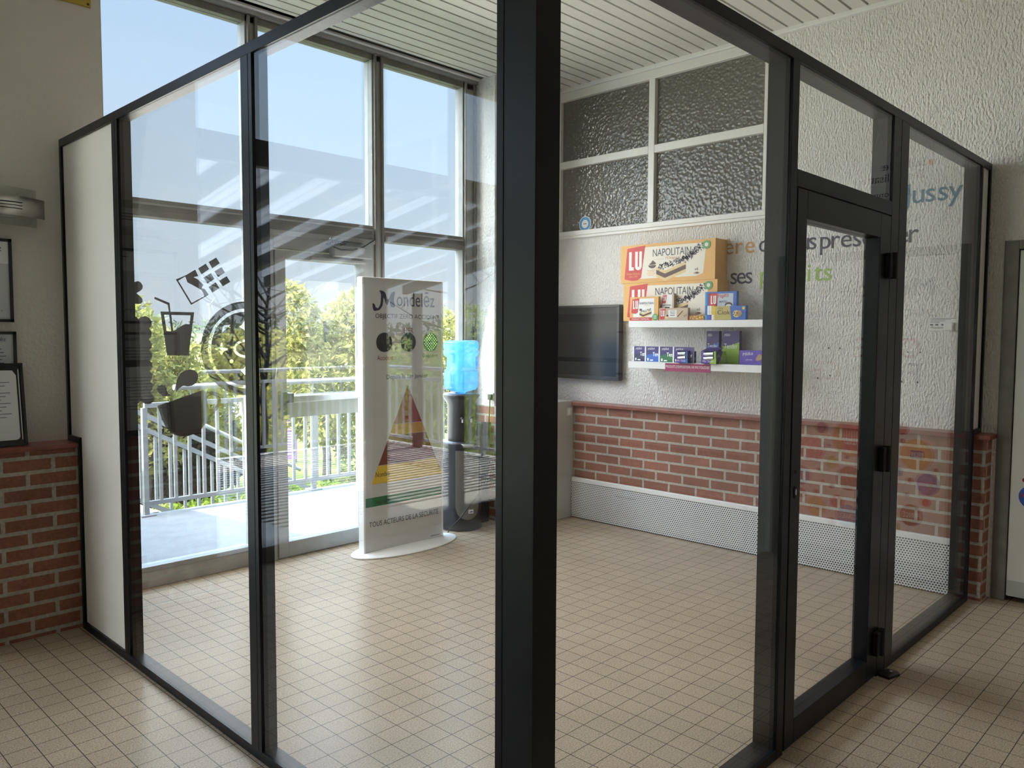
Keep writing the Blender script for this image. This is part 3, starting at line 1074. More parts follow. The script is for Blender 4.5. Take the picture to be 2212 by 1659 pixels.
b.text(KF, 'BELIN', -0.89, 0.768, w=0.066, h=0.026, off=0.0042, m=P_white, al='c')
b.text(KF, 'PRINCE', -0.868, 0.39, w=0.10, h=0.032, off=0.0032, m=P_white, al='c')
b.text(KF, 'belVita', -0.326, 0.355, w=0.10, h=0.032, off=0.0032, m=P_navy, al='c')
b.text(KF, 'OREO', -0.534, 0.322, w=0.11, h=0.032, off=0.0032, m=P_white, al='c')
b.text(KF, 'Mikado', -0.957, 0.592, w=0.11, h=0.032, off=0.0032, m=P_red, al='c')
b.text(KF, 'Granola', -0.219, 0.555, w=0.10, h=0.03, off=0.0032, m=P_red, al='c')
b.text(KF, "CÔTE D'OR", -0.537, 0.565, w=0.10, h=0.03, off=0.0032, m=P_red, al='c')
b.poly(KF, [(-0.60, 0.76), (-0.50, 0.76), (-0.48, 0.93), (-0.58, 0.93)], 0.0032, P_red)
b.text(KF, 'LU', -0.54, 0.80, w=0.07, h=0.09, off=0.0042, m=P_white, al='c')
M_greyink = mat('blue_grey_ink', (0.09, 0.09, 0.16), 0.5)
M_redink = mat('red_ink', (0.45, 0.05, 0.05), 0.5)
b.text(KF, 'Mondelēz', -0.955, 1.74, w=0.748, h=0.115, off=0.0015, m=M_greyink)
b.text(KF, 'International', -0.57, 1.70, w=0.26, h=0.03, off=0.0015, m=M_greyink)
b.text(KF, 'SNACKING MADE RIGHT', -0.958, 1.618, w=0.75, h=0.042, off=0.0015, m=M_greyink)
b.text(KF, 'ONE', -0.89, 1.362, w=0.35, h=0.125, off=0.0015, m=M_redink)
b.text(KF, 'FR', -0.892, 1.209, w=0.20, h=0.125, off=0.0015, m=M_greyink)
b.text(KF, 'AN', -0.66, 1.209, w=0.17, h=0.125, off=0.0015, m=P_silver)
b.text(KF, 'CE', -0.46, 1.209, w=0.185, h=0.125, off=0.0015, m=M_redink)
for k in range(3):
    b.tube([(5.1495, 0.88 - 0.2 * k - 0.012 * i, 1.13 + 0.012 * math.sin(i * 1.5)) for i in range(14)], 0.002, M_greyink, 4)
b.build('sticker_set', d3, label='round coloured product stickers and dark words')
b = MB()
b.box((5.12, 0.12, 1.0), (5.15, 0.15, 1.12), M_steel2)
b.cyl((5.10, 0.135, 1.06), (5.15, 0.135, 1.06), 0.01, M_steel2)
b.cyl((5.10, 0.13, 1.06), (5.10, 0.24, 1.06), 0.01, M_steel2)
b.build('door_handle', d3)
sg = empty('room_sign', (5.139, 0.7, 2.3), 'white room name sign above the white entrance door', 'sign')
b = MB().box((5.128, 0.32, 2.12), (5.1395, 0.98, 2.58), M_paper)
TF = frame((5.128, 0, 0), (0, -1, 0), (0, 0, 1))
b.poly(TF, ell(-0.915, 2.52, 0.02, n=16), 0.001, P_red)
b.text(TF, 'Salle de', -0.89, 2.505, w=0.25, h=0.05, off=0.001, m=P_navy)
b.text(TF, 'Sensibilisation', -0.88, 2.435, w=0.40, h=0.05, off=0.001, m=P_navy)
b.text(TF, 'Environnement', -0.80, 2.345, w=0.36, h=0.035, off=0.001, m=M_ink)
b.text(TF, 'Capacité', -0.864, 2.175, w=0.22, h=0.04, off=0.001, m=M_ink)
b.build('sign_board', sg)

cab = empty('storage_cabinet', (5.0, -0.95, 0), 'grey cabinet of wide drawers against the wall past the entrance door', 'cabinet')
b = MB().box((4.86, -2.0, 0), (5.138, -0.06, 1.66), M_grey)
b.build('cabinet_body', cab, 0.004)
for k in range(5):
    b = MB().box((4.84, -1.98, 0.08 + k * 0.31), (4.858, -0.08, 0.08 + k * 0.31 + 0.275), M_white)
    dr = b.build('drawer', cab, 0.003)
    MB().box((4.822, -1.12, 0.08 + k * 0.31 + 0.19), (4.84, -0.94, 0.08 + k * 0.31 + 0.205), M_dgrey).build('handle', dr)

# ================================================================== THINGS ON THE RIGHT WALL
mr = bpy.data.materials.new('perforated_white_metal')
mr.use_nodes = True
t = mr.node_tree
pb = t.nodes['Principled BSDF']
pb.inputs['Roughness'].default_value = 0.4
v_, oc_ = vec2(t, 'YZ')
s_ = t.nodes.new('ShaderNodeSeparateXYZ')
t.links.new(v_, s_.inputs[0])
S_ = 0.0165
vv = math_node(t, 'DIVIDE', s_.outputs[1], S_ * 0.866)
row = math_node(t, 'FLOOR', vv)
uu = math_node(t, 'ADD', math_node(t, 'DIVIDE', s_.outputs[0], S_), math_node(t, 'MULTIPLY', row, 0.5))
du = math_node(t, 'SUBTRACT', math_node(t, 'FRACT', uu), 0.5)
dv = math_node(t, 'SUBTRACT', math_node(t, 'FRACT', vv), 0.5)
rr = math_node(t, 'SQRT', math_node(t, 'ADD', math_node(t, 'MULTIPLY', du, du), math_node(t, 'MULTIPLY', dv, dv)))
hole = math_node(t, 'LESS_THAN', rr, 0.33)
mx = t.nodes.new('ShaderNodeMix')
mx.data_type = 'RGBA'
mx.inputs[6].default_value = (0.84, 0.85, 0.85, 1)
mx.inputs[7].default_value = (0.012, 0.012, 0.012, 1)
t.links.new(hole, mx.inputs[0])
t.links.new(mx.outputs[2], pb.inputs['Base Color'])
rc = empty('radiator_cover', (5.0, 2.7, 0), 'long white perforated radiator cover under the brick wall', 'radiator cover')
MB().box((4.995, 1.32, 0.006), (5.015, 4.145, 0.296), mr).build('perforated_panel', rc)
b = MB().box((4.992, 1.32, 0.296), (5.019, 4.145, 0.333), M_white)
b.build('top_strip', rc, 0.005)

tv = empty('television', (5.08, 4.08, 1.43), 'black flat television hanging on the white plaster wall', 'television')
MB().box((5.085, 3.74, 1.135), (5.125, 4.42, 1.735), M_dgrey).build('casing', tv, 0.006)
b = MB()
b.box((5.072, 3.74, 1.135), (5.085, 4.42, 1.165), M_blackp)
b.box((5.072, 3.74, 1.715), (5.085, 4.42, 1.735), M_blackp)
b.box((5.072, 3.74, 1.165), (5.085, 3.765, 1.715), M_blackp)
b.box((5.072, 4.395, 1.165), (5.085, 4.42, 1.715), M_blackp)
b.build('bezel', tv, 0.002)
MB().box((5.078, 3.765, 1.165), (5.084, 4.395, 1.715), mat('dark_screen', (0.009, 0.010, 0.012), 0.2, spec=0.25)).build('screen', tv)
MB().box((5.125, 4.0, 1.3), (5.1395, 4.2, 1.55), M_dgrey).build('wall_mount', tv)


def shelf(zt, label):
    s = empty('wall_shelf', (5.02, 2.9, zt), label, 'shelf', 'two white wall shelves')
    MB().box((4.9, 2.37, zt - 0.05), (5.1395, 3.525, zt), M_whitesat).build('board', s, 0.003)
    return s


shelf(1.602, 'upper white floating wall shelf carrying the big tan biscuit boxes')
shelf(1.300, 'lower white floating wall shelf carrying purple, blue and green boxes')


def carton(name, y_l, y_r, z0, z1, xf, depth, body, label, group, side=None):
    """an upright box whose front faces the room (-x); returns root, mesh builder, front frame with size"""
    o = empty(name, (xf + depth / 2, (y_l + y_r) / 2, z0), label, 'box', group)
    b = MB().box((xf, y_r, z0), (xf + depth, y_l, z1), body)
    F = frame((xf, y_l, z0), (0, -1, 0), (0, 0, 1))
    return o, b, F, y_l - y_r, z1 - z0


def lu_logo(b, F, a0, b0, a1, b1, off):
    w, h = a1 - a0, b1 - b0
    b.poly(F, [(a0 + 0.0 * w, b0 + 0.05 * h), (a0 + 0.35 * w, b0), (a0 + 0.62 * w, b0), (a0 + 0.82 * w, b0 + 0.08 * h), (a1, b1), (a0 + 0.13 * w, b1 - 0.06 * h)], off, P_red)
    tw = 0.062 * 1
    # the two tall rounded letters
    lw = w * 0.13
    x0, x1 = a0 + 0.22 * w, a0 + 0.46 * w
    z0, z1 = b0 + 0.30 * h, b1 - 0.16 * h
    b.poly(F, [(x0, z0), (x1, z0), (x1, z0 + lw), (x0 + lw, z0 + lw), (x0 + lw, z1), (x0, z1)], off + 0.0008, P_white)
    x0, x1 = a0 + 0.52 * w, a0 + 0.85 * w
    r = (x1 - x0) / 2
    cxm, cz_ = (x0 + x1) / 2, z0 + r
    u_out = ell(cxm, cz_, r, r, 12, math.pi, 2 * math.pi)
    u_in = list(reversed(ell(cxm, cz_, r - lw, r - lw, 12, math.pi, 2 * math.pi)))
    b.poly(F, [(x0, z1)] + u_out + [(x1, z1), (x1 - lw, z1)] + u_in + [(x0 + lw, z1)], off + 0.0008, P_white)
    if w > 0.08:
        b.text(F, 'Créateur de biscuits', a0 + 0.44 * w, b0 + 0.17 * h, w=0.66 * w, h=0.075 * h, off=off + 0.0008, m=P_orange, al='c')
        b.text(F, 'depuis 1846', a0 + 0.44 * w, b0 + 0.08 * h, w=0.42 * w, h=0.07 * h, off=off + 0.0008, m=P_orange, al='c')


def cake_art(b, F, a0, b0, w, h, off, n=60):
    """layer-cake slice with chocolate sprinkles"""
    A = lambda u, v: (a0 + u * w, b0 + v * h)
    b.poly(F, [A(0, .62), A(.3, .42), A(1, .78), A(.72, 1.0)], off, P_cream)
    for (lo, hi, m) in ((.48, .62, P_cake), (.28, .48, P_choc), (.14, .28, P_cake)):
        b.poly(F, [A(0, lo), A(.3, lo - .2), A(.3, hi - .2), A(0, hi)], off, m)
        b.poly(F, [A(.3, lo - .2), A(1, lo + .16), A(1, hi + .16), A(.3, hi - .2)], off, m)
    rg = random.Random(5)
    for i in range(n):
        u = rg.random()
        c0 = A(0.08 + 0.86 * u, 0.56 + 0.34 * u + (rg.random() - .5) * .26)
        an = rg.random() * 3.14
        l, k = 0.028 * w, 0.009 * w
        ca, sa = math.cos(an), math.sin(an)
        b.poly(F, [(c0[0] + p * ca - q * sa, c0[1] + p * sa + q * ca) for p, q in ((-l, -k), (l, -k), (l, k), (-l, k))], off + 0.0007, P_navy)


def napolitain_front(b, F, w, h, off=0.001, small=False):
    b.poly(F, [(0.1 * w, 0.10 * h), (0.82 * w, 0.10 * h), (0.885 * w, 0.17 * h), (0.915 * w, 0.92 * h), (0.1 * w, 0.92 * h)], off, P_cream)
    lu_logo(b, F, 0.045 * w, 0.06 * h, 0.275 * w, 0.97 * h, off + 0.0008)
    b.text(F, 'NAPOLITAIN', 0.36 * w, 0.66 * h, w=0.40 * w, h=0.19 * h, off=off + 0.0008, m=P_navy)
    b.text(F, "l'Original", 0.57 * w, 0.55 * h, w=0.15 * w, h=0.09 * h, off=off + 0.0008, m=P_gold, al='c', shear=0.2)
    b.rect(F, 0.37 * w, 0.58 * h, 0.48 * w, 0.585 * h, off + 0.0008, P_kraft)
    b.rect(F, 0.66 * w, 0.58 * h, 0.76 * w, 0.585 * h, off + 0.0008, P_kraft)
    cake_art(b, F, 0.40 * w, 0.05 * h, 0.31 * w, 0.55 * h, off + 0.0008, 110)
    rg = random.Random(3)
    for i in range(150):                                   # the stream of sprinkles
        u = rg.random()
        c0 = (w * (0.66 + 0.23 * u + (rg.random() - .5) * 0.05), h * (0.50 + 0.42 * u ** 1.3 + (rg.random() - .5) * 0.16))
        if c0[0] > 0.90 * w or c0[1] > 0.91 * h:
            continue
        an = rg.random() * 3.14
        l, k = 0.008 * w, 0.0026 * w
        ca, sa = math.cos(an), math.sin(an)
        b.poly(F, [(c0[0] + p * ca - q * sa, c0[1] + p * sa + q * ca) for p, q in ((-l, -k), (l, -k), (l, k), (-l, k))], off + 0.0016, P_navy)
    b.poly(F, ell(0.355 * w, 0.44 * h, 0.042 * w, 0.08 * h, 20, math.pi, 2 * math.pi), off + 0.0008, P_choc)
    b.poly(F, smooth2([(0.32 * w, 0.46 * h), (0.34 * w, 0.50 * h), (0.36 * w, 0.56 * h), (0.385 * w, 0.51 * h), (0.395 * w, 0.47 * h), (0.36 * w, 0.45 * h)]), off + 0.0008, P_choc)
    for k in range(4):
        b.rect(F, (0.30 + 0.01 * (k % 2)) * w, (0.30 - 0.04 * k) * h, (0.39 - 0.01 * (k % 2)) * w, (0.315 - 0.04 * k) * h, off + 0.0008, P_orange)
    b.poly(F, ell(0.915 * w, 0.86 * h, 0.038 * w, 0.105 * h, 24), off + 0.0024, P_green)
    b.poly(F, ell(0.915 * w, 0.86 * h, 0.018 * w, 0.05 * h, 20), off + 0.003, P_cream)
    b.text(F, 'x6', 0.80 * w, 0.24 * h, w=0.036 * w, h=0.075 * h, off=off + 0.0008, m=P_choc)
    b.poly(F, ell(0.82 * w, 0.175 * h, 0.032 * w, 0.032 * h, 16), off + 0.0008, P_kraft)
    b.poly(F, ell(0.825 * w, 0.18 * h, 0.016 * w, 0.02 * h, 12), off + 0.0016, P_choc)


big = []
for k, (yl, yr, z0, z1, lb) in enumerate(((3.629, 2.834, 1.603, 1.8865, 'big tan cake display box at the bottom, small packets in front of it'), (3.659, 2.855, 1.8875, 2.170, 'big tan cake display box stacked on top of another'))):
    o, b, F, w, h = carton('biscuit_display_box', yl, yr, z0, z1, 4.975, 0.16, P_orange, lb, 'big tan cake boxes')
    b.rect(F, 0, 0, w, h, 0.0003, P_orange)
    napolitain_front(b, F, w, h)
    SFr = frame((4.975, yr, z0), (1, 0, 0), (0, 0, 1))
    b.rect(SFr, 0.01, 0.01, 0.15, h - 0.01, 0.0004, P_orange)
    b.rect(SFr, 0.03, 0, 0.0315, h, 0.0008, P_kraft)
    b.build('carton', o, 0.002)

# packets on the upper shelf
def small_napo(yl, yr, z0, z1, xf, dep, label):
    o, b, F, w, h = carton('biscuit_box', yl, yr, z0, z1, xf, dep, P_orange, label, 'small biscuit boxes on the upper shelf')
    b.poly(F, [(0.12 * w, 0.14 * h), (0.86 * w, 0.14 * h), (0.86 * w, 0.93 * h), (0.12 * w, 0.93 * h)], 0.0006, P_white)
    lu_logo(b, F, 0.05 * w, 0.30 * h, 0.34 * w, 0.95 * h, 0.0014)
    b.text(F, 'NAPOLITAIN', 0.35 * w, 0.68 * h, w=0.48 * w, h=0.10 * h, off=0.0014, m=P_navy)
    b.text(F, "l'Original", 0.60 * w, 0.61 * h, w=0.2 * w, h=0.04 * h, off=0.0014, m=P_gold, al='c')
    cake_art(b, F, 0.35 * w, 0.14 * h, 0.42 * w, 0.36 * h, 0.0014, 60)
    b.poly(F, ell(0.39 * w, 0.46 * h, 0.05 * w, 0.05 * h, 14), 0.0014, P_choc)
    b.rect(F, 0, 0, 0.78 * w, 0.13 * h, 0.0014, P_red)
    b.text(F, 'FORMAT FAMILIAL', 0.08 * w, 0.03 * h, w=0.62 * w, h=0.07 * h, off=0.0022, m=P_white)
    b.poly(F, ell(0.90 * w, 0.14 * h, 0.10 * w, 0.14 * h, 20), 0.003, P_green)
    for k in range(3):
        b.rect(F, (0.85) * w, (0.08 + 0.05 * k) * h, (0.95) * w, (0.10 + 0.05 * k) * h, 0.0038, P_white)
    b.build('carton', o, 0.001)
    return o


small_napo(3.519, 3.269, 1.603, 1.777, 4.905, 0.028, 'small tan cake box with red strip and green dot along its foot')
o, b, F, w, h = carton('biscuit_box', 3.262, 3.161, 1.603, 1.791, 4.940, 0.03, P_kraft, 'narrow white fronted snack pack behind the flat grey-brown box', 'small biscuit boxes on the upper shelf')
b.rect(F, 0.0 * w, 0, 0.86 * w, h, 0.0006, P_white)
lu_logo(b, F, 0.02 * w, 0.66 * h, 0.42 * w, 0.98 * h, 0.0014)
b.text(F, 'NAPOLITAIN', 0.05 * w, 0.55 * h, w=0.72 * w, h=0.07 * h, off=0.0014, m=P_navy)
b.rect(F, 0.26 * w, 0.47 * h, 0.66 * w, 0.52 * h, 0.0014, M_ink)
b.build('carton', o, 0.001)
o, b, F, w, h = carton('biscuit_box', 3.260, 3.021, 1.603, 1.691, 4.903, 0.03, P_kraft, 'flat grey-brown biscuit box with white panel, front of upper shelf', 'small biscuit boxes on the upper shelf')
lu_logo(b, F, 0.02 * w, 0.06 * h, 0.23 * w, 0.95 * h, 0.001)
b.rect(F, 0.33 * w, 0.24 * h, 0.62 * w, 0.84 * h, 0.001, P_white)
b.text(F, 'TRIO', 0.475 * w, 0.50 * h, w=0.18 * w, h=0.17 * h, off=0.0018, m=P_choc, al='c')
b.rect(F, 0.38 * w, 0.74 * h, 0.57 * w, 0.77 * h, 0.0018, P_choc)
b.rect(F, 0.39 * w, 0.38 * h, 0.56 * w, 0.43 * h, 0.0018, P_choc)
b.poly(F, [(0.62 * w, 0.30 * h), (0.80 * w, 0.82 * h), (0.86 * w, 0.72 * h), (0.68 * w, 0.2 * h)], 0.001, P_cake)
b.poly(F, [(0.635 * w, 0.29 * h), (0.815 * w, 0.79 * h), (0.845 * w, 0.75 * h), (0.665 * w, 0.25 * h)], 0.0018, P_choc)
b.poly(F, ell(0.27 * w, 0.27 * h, 0.05 * w, 0.15 * h, 16), 0.001, P_cake)
b.poly(F, ell(0.30 * w, 0.38 * h, 0.04 * w, 0.08 * h, 16), 0.0018, P_choc)
b.poly(F, [(0.84 * w, 0.36 * h), (0.97 * w, 0.52 * h), (0.97 * w, 0.36 * h), (0.88 * w, 0.24 * h)], 0.001, P_brown)
b.build('carton', o, 0.001)
ty = empty('snack_bag', (4.925, 2.96, 1.603), 'small orange patterned snack sachet between biscuit boxes on shelf', 'packet')
b = MB()
SBF = frame((4.912, 3.026, 1.603), (0, -1, 0), (0, 0, 1))
b.prism(SBF, [(0, 0), (0.13, 0), (0.13, 0.022), (0.10, 0.032), (0.05, 0.034), (0.01, 0.030)], -0.02, 0, flat('snack_orange', (0.5, 0.2, 0.04)))
rg = random.Random(2)
for k in range(16):
    b.poly(SBF, ell(0.012 + 0.11 * rg.random(), 0.006 + 0.02 * rg.random(), 0.006, 0.004, 8), 0.0008 + 0.00005 * k, rg.choice([P_cake, P_yellow, P_choc]))
b.build('sachet', ty, 0.002)
o, b, F, w, h = carton('biscuit_box', 2.907, 2.668, 1.603, 1.797, 4.940, 0.03, P_blue, 'blue topped biscuit box with red logo standing behind the yellow and blue one', 'small biscuit boxes on the upper shelf')
F2 = F
b.rect(F, 0.0, 0, 0.06 * w, h, 0.0006, P_cyan)
b.rect(F, 0.40 * w, 0.36 * h, 0.90 * w, 0.93 * h, 0.0006, flat('pale_grey_blue', (0.5, 0.58, 0.62)))
b.rect(F, 0.12 * w, 0.38 * h, 0.40 * w, 0.95 * h, 0.0012, P_dkred)
lu_logo(b, F, 0.13 * w, 0.40 * h, 0.40 * w, 0.95 * h, 0.0016)
b.text(F, 'Pépito', 0.43 * w, 0.72 * h, w=0.34 * w, h=0.19 * h, off=0.0016, m=P_red, ang=0.12)
b.text(F, 'PEPITES', 0.46 * w, 0.60 * h, w=0.25 * w, h=0.075 * h, off=0.0016, m=P_navy)
b.poly(F, ell(0.76 * w, 0.52 * h, 0.12 * w, 0.10 * h, 20), 0.0016, P_choc)
b.poly(F, ell(0.76 * w, 0.49 * h, 0.09 * w, 0.06 * h, 20), 0.0024, P_cream)
b.build('carton', o, 0.001)
SP = [(2.886, P_blue, P_cyan, 'tall'), (2.869, P_white, P_blue, ''), (2.852, P_white, P_violet, ''), (2.835, P_yellow, P_white, '')]
LB = ['blue spined packet at the left of the thin upright packets', 'white spined packet with blue foot, second of the thin upright packets', 'white spined packet with purple foot, third of the thin upright packets', 'yellow spined packet touching the yellow and blue box']
for k, (yl, m1, m2, _) in enumerate(SP):
    o, b, F, w, h = carton('thin_packet', yl, yl - 0.0165, 1.603, 1.700, 4.905 + 0.0006 * k, 0.03, m1, LB[k], 'thin upright packets on the upper shelf')
    b.rect(F, 0, 0, w, 0.36 * h, 0.0006, m2)
    b.build('carton', o, 0.0008)
o, b, F, w, h = carton('biscuit_box', 2.816, 2.579, 1.603, 1.696, 4.904, 0.032, P_blue, 'yellow and blue biscuit box lying at the right end of the upper shelf', 'small biscuit boxes on the upper shelf')
b.poly(F, [(0, 0), (0.56 * w, 0), (0.50 * w, h), (0, h)], 0.0006, flat('dull_yellow', (0.52, 0.43, 0.14)))
b.rect(F, 0, 0, 0.045 * w, h, 0.0012, P_yellow)
b.text(F, 'Oro', 0.14 * w, 0.76 * h, w=0.15 * w, h=0.15 * h, off=0.0014, m=P_choc)
b.text(F, 'Ciok', 0.12 * w, 0.38 * h, w=0.40 * w, h=0.33 * h, off=0.0014, m=P_choc)
b.poly(F, ell(0.72 * w, 0.42 * h, 0.12 * w, 0.25 * h, 20), 0.0014, P_cake)
b.poly(F, ell(0.80 * w, 0.45 * h, 0.09 * w, 0.22 * h, 20), 0.0022, P_brown)
for q in ((.66, .5), (.70, .32), (.74, .48), (.63, .38)):
    b.poly(F, ell(q[0] * w, q[1] * h, 0.02 * w, 0.05 * h, 10), 0.003, P_choc)
b.poly(F, ell(0.93 * w, 0.83 * h, 0.045 * w, 0.12 * h, 14), 0.0014, P_yellow)
b.build('carton', o, 0.001)

# lower shelf: cake boxes
def tender_front(b, F, w, h, base, wave, off=0.0006, edge=True):
    b.rect(F, 0, 0, w, h, off, P_dviolet)
    b.poly(F, [(0, 0), (w, 0), (w, 0.42 * h)] + [(w * (1 - i / 10), h * (0.42 + 0.13 * math.sin(i / 10 * 3.6))) for i in range(1, 11)], off + 0.0006, wave)
    if edge:
        b.rect(F, 0, 0, 0.07 * w, h, off + 0.0012, P_white)
    b.text(F, 'Milka', 0.16 * w, 0.74 * h, w=0.36 * w, h=0.15 * h, off=off + 0.0012, m=P_white, ang=0.12, shear=0.3)


TB = [(3.535, 3.342, P_navy, 'blue cake box at the far left of the lower shelf'), (3.414, 3.22, P_blue, 'blue cake box second from the left on the lower shelf'), (3.279, 3.09, P_dkgreen, 'dark green cake box on the lower shelf between blue ones'), (3.146, 2.965, P_navy, 'blue cake box partly behind the open blue carton')]
for k, (yl, yr, wv, lb) in enumerate(TB):
    xf = 4.915 + 0.02 * (3 - k)
    o = empty('cake_box', (xf, yl, 1.301), lb, 'box', 'cake boxes on the lower shelf')
    ang = math.radians(-7)
    R_ = Matrix.Rotation(ang, 4, 'Z')
    u_ = R_ @ Vector((0, -1, 0))
    F = frame((xf, yl, 1.301), u_, (0, 0, 1))
    w, h = (yl - yr), 0.112
    if k < 3:
        w = min(w, yl - TB[k + 1][0] + 0.05)
    b = MB()
    b.prism(F, [(0, 0), (w, 0), (w, h), (0, h)], -0.012, 0, P_white)
    tender_front(b, F, w, h, P_dviolet, wv)
    b.text(F, 'Tender', 0.42 * w, 0.36 * h, w=0.55 * w, h=0.26 * h, off=0.0022, m=P_silver)
    b.rect(F, 0.14 * w, 0.06 * h, 0.21 * w, 0.22 * h, 0.0022, P_silver)
    b.rect(F, 0.28 * w, 0.06 * h, 0.44 * w, 0.13 * h, 0.0022, P_silver)
    b.build('carton', o, 0.0008)


def open_carton(y_l, y_r, z0, z1, xf, dep, accent, label):
    o = empty('open_carton', (xf + dep / 2, (y_l + y_r) / 2, z0), label, 'carton', 'open display cartons on the lower shelf')
    h = z1 - z0
    b = MB()
    t_ = 0.003
    b.box((xf, y_r, z0), (xf + dep, y_l, z0 + t_), P_dviolet)
    b.box((xf + dep - t_, y_r, z0), (xf + dep, y_l, z1), P_dviolet)
    b.box((xf, y_l - t_, z0), (xf + dep, y_l, z1), P_dviolet)
    b.box((xf, y_r, z0), (xf + dep, y_r + t_, z1), P_dviolet)
    b.box((xf, y_r, z0), (xf + t_, y_l, z0 + 0.40 * h), P_violet)
    b.box((xf, y_r, z0 + 0.40 * h), (xf + t_, y_r + 0.16 * (y_l - y_r), z1), accent)
    b.box((xf, y_l - 0.16 * (y_l - y_r), z0 + 0.40 * h), (xf + t_, y_l, z1), P_violet)
    F = frame((xf, y_l, z0), (0, -1, 0), (0, 0, 1))
    w = y_l - y_r
    b.poly(F, [(0.55 * w, 0), (w, 0), (w, 0.4 * h), (0.7 * w, 0.4 * h)], 0.0006, accent)
    b.text(F, 'Milka', 0.06 * w, 0.14 * h, w=0.26 * w, h=0.12 * h, off=0.0012, m=P_white, shear=0.3)
    b.text(F, 'Tender', 0.42 * w, 0.12 * h, w=0.42 * w, h=0.15 * h, off=0.0012, m=P_white)
    S = frame((xf, y_r, z0), (1, 0, 0), (0, 0, 1))
    b.poly(S, [(0.25 * dep, 0), (dep, 0), (dep, h), (0.65 * dep, h), (0.45 * dep, 0.4 * h)], 0.0006, accent if accent is P_lime else P_navy)
    b.poly(S, ell(0.22 * dep, 0.45 * h, 0.18 * dep, 0.36 * h, 20), 0.0010, P_dviolet)
    b.text(S, 'Milka', 0.06 * dep, 0.5 * h, w=0.28 * dep, h=0.2 * h, off=0.0016, m=P_silver, ang=0.15, shear=0.3)
    b.text(S, 'Tender', 0.42 * dep, 0.3 * h, w=0.5 * dep, h=0.26 * h, off=0.0016, m=P_silver)
    b.build('carton', o)
    lid = MB()
    lid.prism(frame((xf, y_l, z1), (0, -1, 0), (0.97, 0, 0.24)), [(0, 0), (w, 0), (w * 1.0, dep * 0.75), (0, dep * 0.75)], 0, 0.002, P_dviolet)
    lid.build('lid', o)
    for k in range(2):
        q = MB()
        z_ = z0 + 0.42 * h + 0.03 * k
        q.cyl((xf + 0.006, y_l - 0.17 * w, z_), (xf + 0.006, y_r + 0.20 * w, z_ + 0.004), 0.013, P_silver, 12)
        q.build('wrapped_cake', o)
    return o


open_carton(3.093, 2.998, 1.301, 1.383, 4.875, 0.11, P_blue, 'open purple and blue carton of wrapped cakes on the lower shelf')
open_carton(2.888, 2.773, 1.301, 1.387, 4.872, 0.13, P_lime, 'open purple and green carton of wrapped cakes on the lower shelf')
for yl, yr, wv, lb in ((2.955, 2.856, P_blue, 'upright blue cake packet standing at the back of the lower shelf'), (2.827, 2.699, P_lime, 'upright green cake packet standing at the back of the lower shelf')):
    o, b, F, w, h = carton('cake_packet', yl, yr, 1.301, 1.527, 5.05, 0.035, P_dviolet, lb, 'upright cake packets on the lower shelf')
    b.poly(F, [(0, 0), (w, 0), (w, 0.66 * h)] + [(w * (1 - i / 8), h * (0.66 - 0.13 * math.sin(i / 8 * 1.57))) for i in range(1, 9)], 0.0006, wv)
    b.text(F, 'Milka', 0.1 * w, 0.82 * h, w=0.35 * w, h=0.09 * h, off=0.0012, m=P_white, ang=0.15, shear=0.3)
    b.text(F, 'Tender', 0.10 * w, 0.46 * h, w=0.80 * w, h=0.15 * h, off=0.0014, m=P_white)
    b.build('carton', o, 0.001)
o, b, F, w, h = carton('biscuit_carton', 2.656, 2.42, 1.301, 1.396, 4.975, 0.05, P_violet, 'purple box with brown biscuit picture at the right of the lower shelf', 'purple boxes on the lower shelf')
b.text(F, 'Milka', 0.10 * w, 0.60 * h, w=0.32 * w, h=0.22 * h, off=0.0008, m=P_white, ang=0.12, shear=0.3)
b.text(F, 'CHOCO TRIO', 0.2 * w, 0.28 * h, w=0.2 * w, h=0.1 * h, off=0.0008, m=P_white)
b.poly(F, smooth2([(0.5 * w, 0.35 * h), (0.58 * w, 0.7 * h), (0.66 * w, 0.72 * h), (0.70 * w, 0.45 * h), (0.6 * w, 0.28 * h)]), 0.0008, P_brown)
b.poly(F, [(0.66 * w, 0.3 * h), (0.84 * w, 0.5 * h), (0.86 * w, 0.36 * h), (0.70 * w, 0.2 * h)], 0.0012, P_choc)
b.build('carton', o, 0.001)
ss = empty('shelf_notice', (4.9, 3.01, 1.26), 'dark red strip notice with white capitals stuck on the lower shelf front', 'sign')
b = MB()
NF = frame((4.8995, 3.198, 1.238), (0, -1, 0), (0, 0, 1))
b.prism(NF, [(0, 0), (0.367, 0), (0.367, 0.058), (0, 0.058)], 0, 0.0015, P_magenta)
b.text(NF, "PRODUITS D'EXPOSITION, NE PAS TOUCHER", 0.006, 0.022, w=0.355, h=0.022, off=0.0022, m=P_white)
b.build('strip', ss)

pn = empty('paper_notice', (5.139, 1.44, 1.57), 'small printed white paper taped to the wall under the last painted word', 'notice')
b = MB()
NF = frame((5.1385, 1.517, 1.532), (0, -1, 0), (0, 0, 1))
b.prism(NF, [(0, 0), (0.155, 0), (0.155, 0.078), (0, 0.078)], 0, 0.001, P_white)
for k in range(4):
    b.rect(NF, 0.006, 0.070 - 0.008 * k, 0.148 - 0.03 * k, 0.0725 - 0.008 * k, 0.0016, P_navy)
for k, q in enumerate((0.006, 0.035, 0.066)):
    b.rect(NF, q, 0.028, q + 0.016, 0.038, 0.0016, P_navy)
b.text(NF, 'Mondelēz', 0.01, 0.010, w=0.075, h=0.014, off=0.0016, m=P_navy)
b.build('sheet', pn)
ts = empty('wall_sensor', (5.13, 1.40, 1.555), 'small white square sensor box fixed over the paper notice', 'sensor')
MB().box((5.112, 1.382, 1.53), (5.137, 1.432, 1.578), M_white).build('sensor_case', ts, 0.005)
